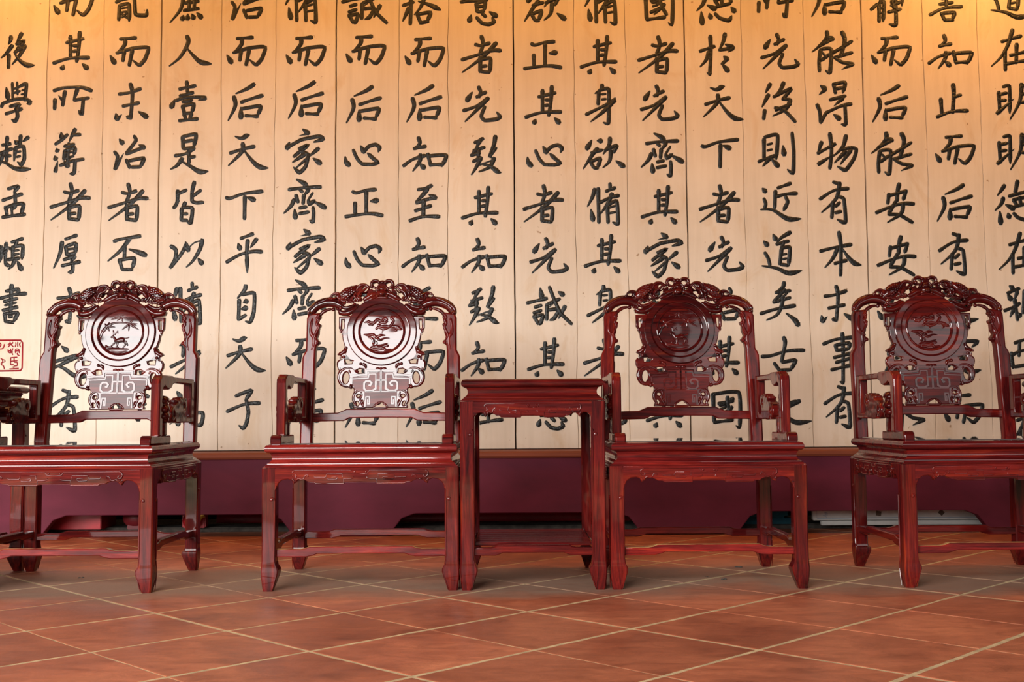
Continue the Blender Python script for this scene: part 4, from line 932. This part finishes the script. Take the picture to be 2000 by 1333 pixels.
def armrest(par, sg):
    """side frame of the chair in the plane x = const; v up, u = depth coordinate in the chair (front negative)"""
    XO = .312
    def fn_(cx): return lambda u, v, w: (sg * (cx + w), u, v)
    f0 = fn_(XO - .0165); f = lambda u, v, w: f0(u - .014, v, w)
    # front post + hand rest + rail + rear post + lower bar as one bent frame
    fr = [(-.152, .528), (-.152, .715), (-.148, .731), (-.135, .738), (-.120, .747), (-.04, .748), (.00, .748), (.02, .744), (.257, .744), (.257, .575), (.03, .575), (.03, .596), (.222, .596), (.222, .722), (.02, .722), (.00, .716), (-.020, .702), (-.045, .696), (-.075, .700), (-.095, .708), (-.112, .700), (-.116, .690), (-.116, .528)]
    bm = plate([fr], .033, .005, f)
    o = obj('armrest', fixn(bm), WZ, par)
    # scrolled cloud bracket growing out of the lower bar
    bm = plate([smoothed([(.035, .575), (.115, .575), (.150, .585), (.165, .600), (.150, .606), (.158, .622), (.172, .640), (.166, .662), (.148, .670), (.128, .662), (.118, .672), (.100, .662), (.090, .670), (.070, .655), (.062, .662), (.044, .645), (.020, .640), (-.005, .632), (-.018, .612), (-.014, .590), (.004, .578), (.02, .585), (.03, .590)], 2),
                [(.137 + .010 * math.cos(a), .640 + .011 * math.sin(a)) for a in [2 * PI * i / 10 for i in range(10)]], [(.012 + .009 * math.cos(a), .608 + .013 * math.sin(a)) for a in [2 * PI * i / 10 for i in range(10)]]], .034, .005, f)
    for (cx, cy) in ((.137, .640), (.012, .608)):
        rib(bm, [(cx + .020 * math.cos(a), cy + .021 * math.sin(a)) for a in [PI * .3 + PI * 1.5 * i / 7 for i in range(8)]], .005, f, 3.6, 8, 0, 3)
    for (cx, cy) in ((.060, .657), (.090, .662), (.118, .664)):
        rib(bm, [(cx + .004, cy - .03), (cx, cy - .010), (cx - .010, cy + .003)], .0055, f, 3.2, 8, 0, 3)
    obj('cloud_bracket', fixn(bm), WC, o)
    # small baluster with stacked knobs on the runner
    bm = plate([[(-.085, .53), (-.085, .585), (-.060, .585), (-.060, .53)]], .030, .004, f)
    for (v, r) in ((.594, .020), (.618, .021), (.650, .018)):
        rib(bm, [(-.106, v - .004), (-.098, v + .008), (-.080, v + .010), (-.068, v)], [r * .55, r * .75, r * .6], f, 1.45, 10, .009, 4)
    rib(bm, [(-.078, .575), (-.082, .62), (-.092, .662)], [.014, .016, .013], f, 1.2, 10, .008, 4)
    obj('baluster', fixn(bm), WC, o)
    # runner on the seat with a rounded nose
    rn = [(-.243, .500), (-.243, .518), (-.238, .528), (-.228, .532), (-.205, .531), (-.196, .530), (-.025, .530), (-.020, .524), (-.020, .500)]
    f3 = fn_(XO - .019); f2 = lambda u, v, w: f3(u - .014, v, w)
    bm = plate([rn], .038, .005, f2)
    obj('runner', fixn(bm), WC, o)
    return o

HX, HY = .3325, .286
def make_chair(kind, label):
    t = empty('rosewood_armchair')
    tag(t, label, 'armchair', 'carved armchairs standing in a row along the lettered wall')
    seat_block(t, .3265, .282, 'seat', .500, 1.0, WS)
    bm = bmesh.new(); box(bm, -.300, .300, -.254, .236, .4995, .5030, .001); obj('seat_panel', bm, SEATM, t, 20)
    for sx in (-1, 1):
        leg('front_leg', t, HX, HY, sx, -1, FR_Z)
        leg('back_leg', t, HX, HY, sx, 1, FR_Z)
    # frame under the seat: four carved aprons
    apron(t, HX - .030, FR_Z - .0005, lambda u, v, w: (u, -HY + .0095 - w, v), 'front_apron')
    apron(t, HX - .030, FR_Z - .0005, lambda u, v, w: (-u, HY - .0095 + w, v), 'back_apron')
    for sg in (-1, 1):
        apron(t, HY - .030, FR_Z - .0005, (lambda sg: lambda u, v, w: (sg * (HX - .0095 + w), u * sg, v))(sg), 'side_apron')
    stretcher(t, HX - .040, .1145, -HY + .030, m=WW)
    stretcher(t, HX - .040, .1200, HY - .030)
    for sg in (-1, 1): stretcher(t, HY - .040, .1300, 0, 'y', sg * (HX - .028))
    for m in (False, True): back_post(t, m); shoulder(t, m)
    crest(t); splat(t)
    md = medallion(t)
    (deer_picture if kind == 'deer' else crane_picture)(md)
    lower_rail(t)
    for sg in (-1, 1): armrest(t, sg)
    return t

def make_table():
    t = empty('rosewood_side_table')
    hx, hy = .2455, .286; ft = .6445
    seat_block(t, .2425, .284, 'table_top', .7215, .965)
    for sx in (-1, 1):
        for sy in (-1, 1): leg('leg', t, hx, hy, sx, sy, ft, True, .049, .535)
    kk = ft - .0005
    apron(t, hx - .030, kk, lambda u, v, w: (u, -hy + .0095 - w, v), 'front_apron')
    apron(t, hx - .030, kk, lambda u, v, w: (-u, hy - .0095 + w, v), 'back_apron')
    for sg in (-1, 1): apron(t, hy - .030, kk, (lambda sg: lambda u, v, w: (sg * (hx - .0095 + w), u * sg, v))(sg), 'side_apron')
    stretcher(t, hx - .040, .1155, -hy + .030, rise=.008); stretcher(t, hx - .040, .1155, hy - .030, rise=.008)
    for sg in (-1, 1): stretcher(t, hy - .040, .1160, 0, 'y', sg * (hx - .028), rise=.006)
    for k in range(7):
        bm = bmesh.new(); y = -.195 + k * .065; box(bm, -hx + .046, hx - .046, y - .0285, y + .0285, .1440, .1555, .003); obj('shelf_slat', bm, WX, t)
    return t

SX_ = 1.0157; CY = 3.748 + .286 * SX_
deer = make_chair('deer', 'x'); crane = make_chair('crane', 'x')
deer2 = copy_tree(deer); crane2 = copy_tree(crane)
for o, x, y, rz, lab in ((deer, -1.541, CY - .012, .0, 'left-most carved rosewood armchair, deer and bamboo roundel shining white with daylight'),
                         (crane, -.515, CY + .004, .0, 'carved rosewood armchair left of the middle side table, crane and pine roundel'),
                         (deer2, .660, CY - .002, .0, 'carved rosewood armchair right of the middle side table, dark deer roundel'),
                         (crane2, 1.645, CY, .0, 'right-most carved rosewood armchair, cut by the picture edge, dark crane roundel')):
    o.location = (x * SX_, y, 0); o.scale = (SX_, SX_, 1); o['label'] = lab
tb = make_table(); tb2 = copy_tree(tb); tb3 = copy_tree(tb)
G = 'rosewood side tables between the armchairs'
tag(tb, 'tall rosewood side table with carved apron, between the two middle armchairs', 'side table', G)
tag(tb2, 'rosewood side table at the left picture edge, mostly hidden behind the left-most armchair', 'side table', G)
tag(tb3, 'rosewood side table at the right picture edge, barely visible beyond the right-most armchair', 'side table', G)
for o, x in ((tb, .068), (tb2, -2.131), (tb3, 2.236)): o.location = (x * SX_, CY, 0); o.scale = (SX_, SX_, 1)
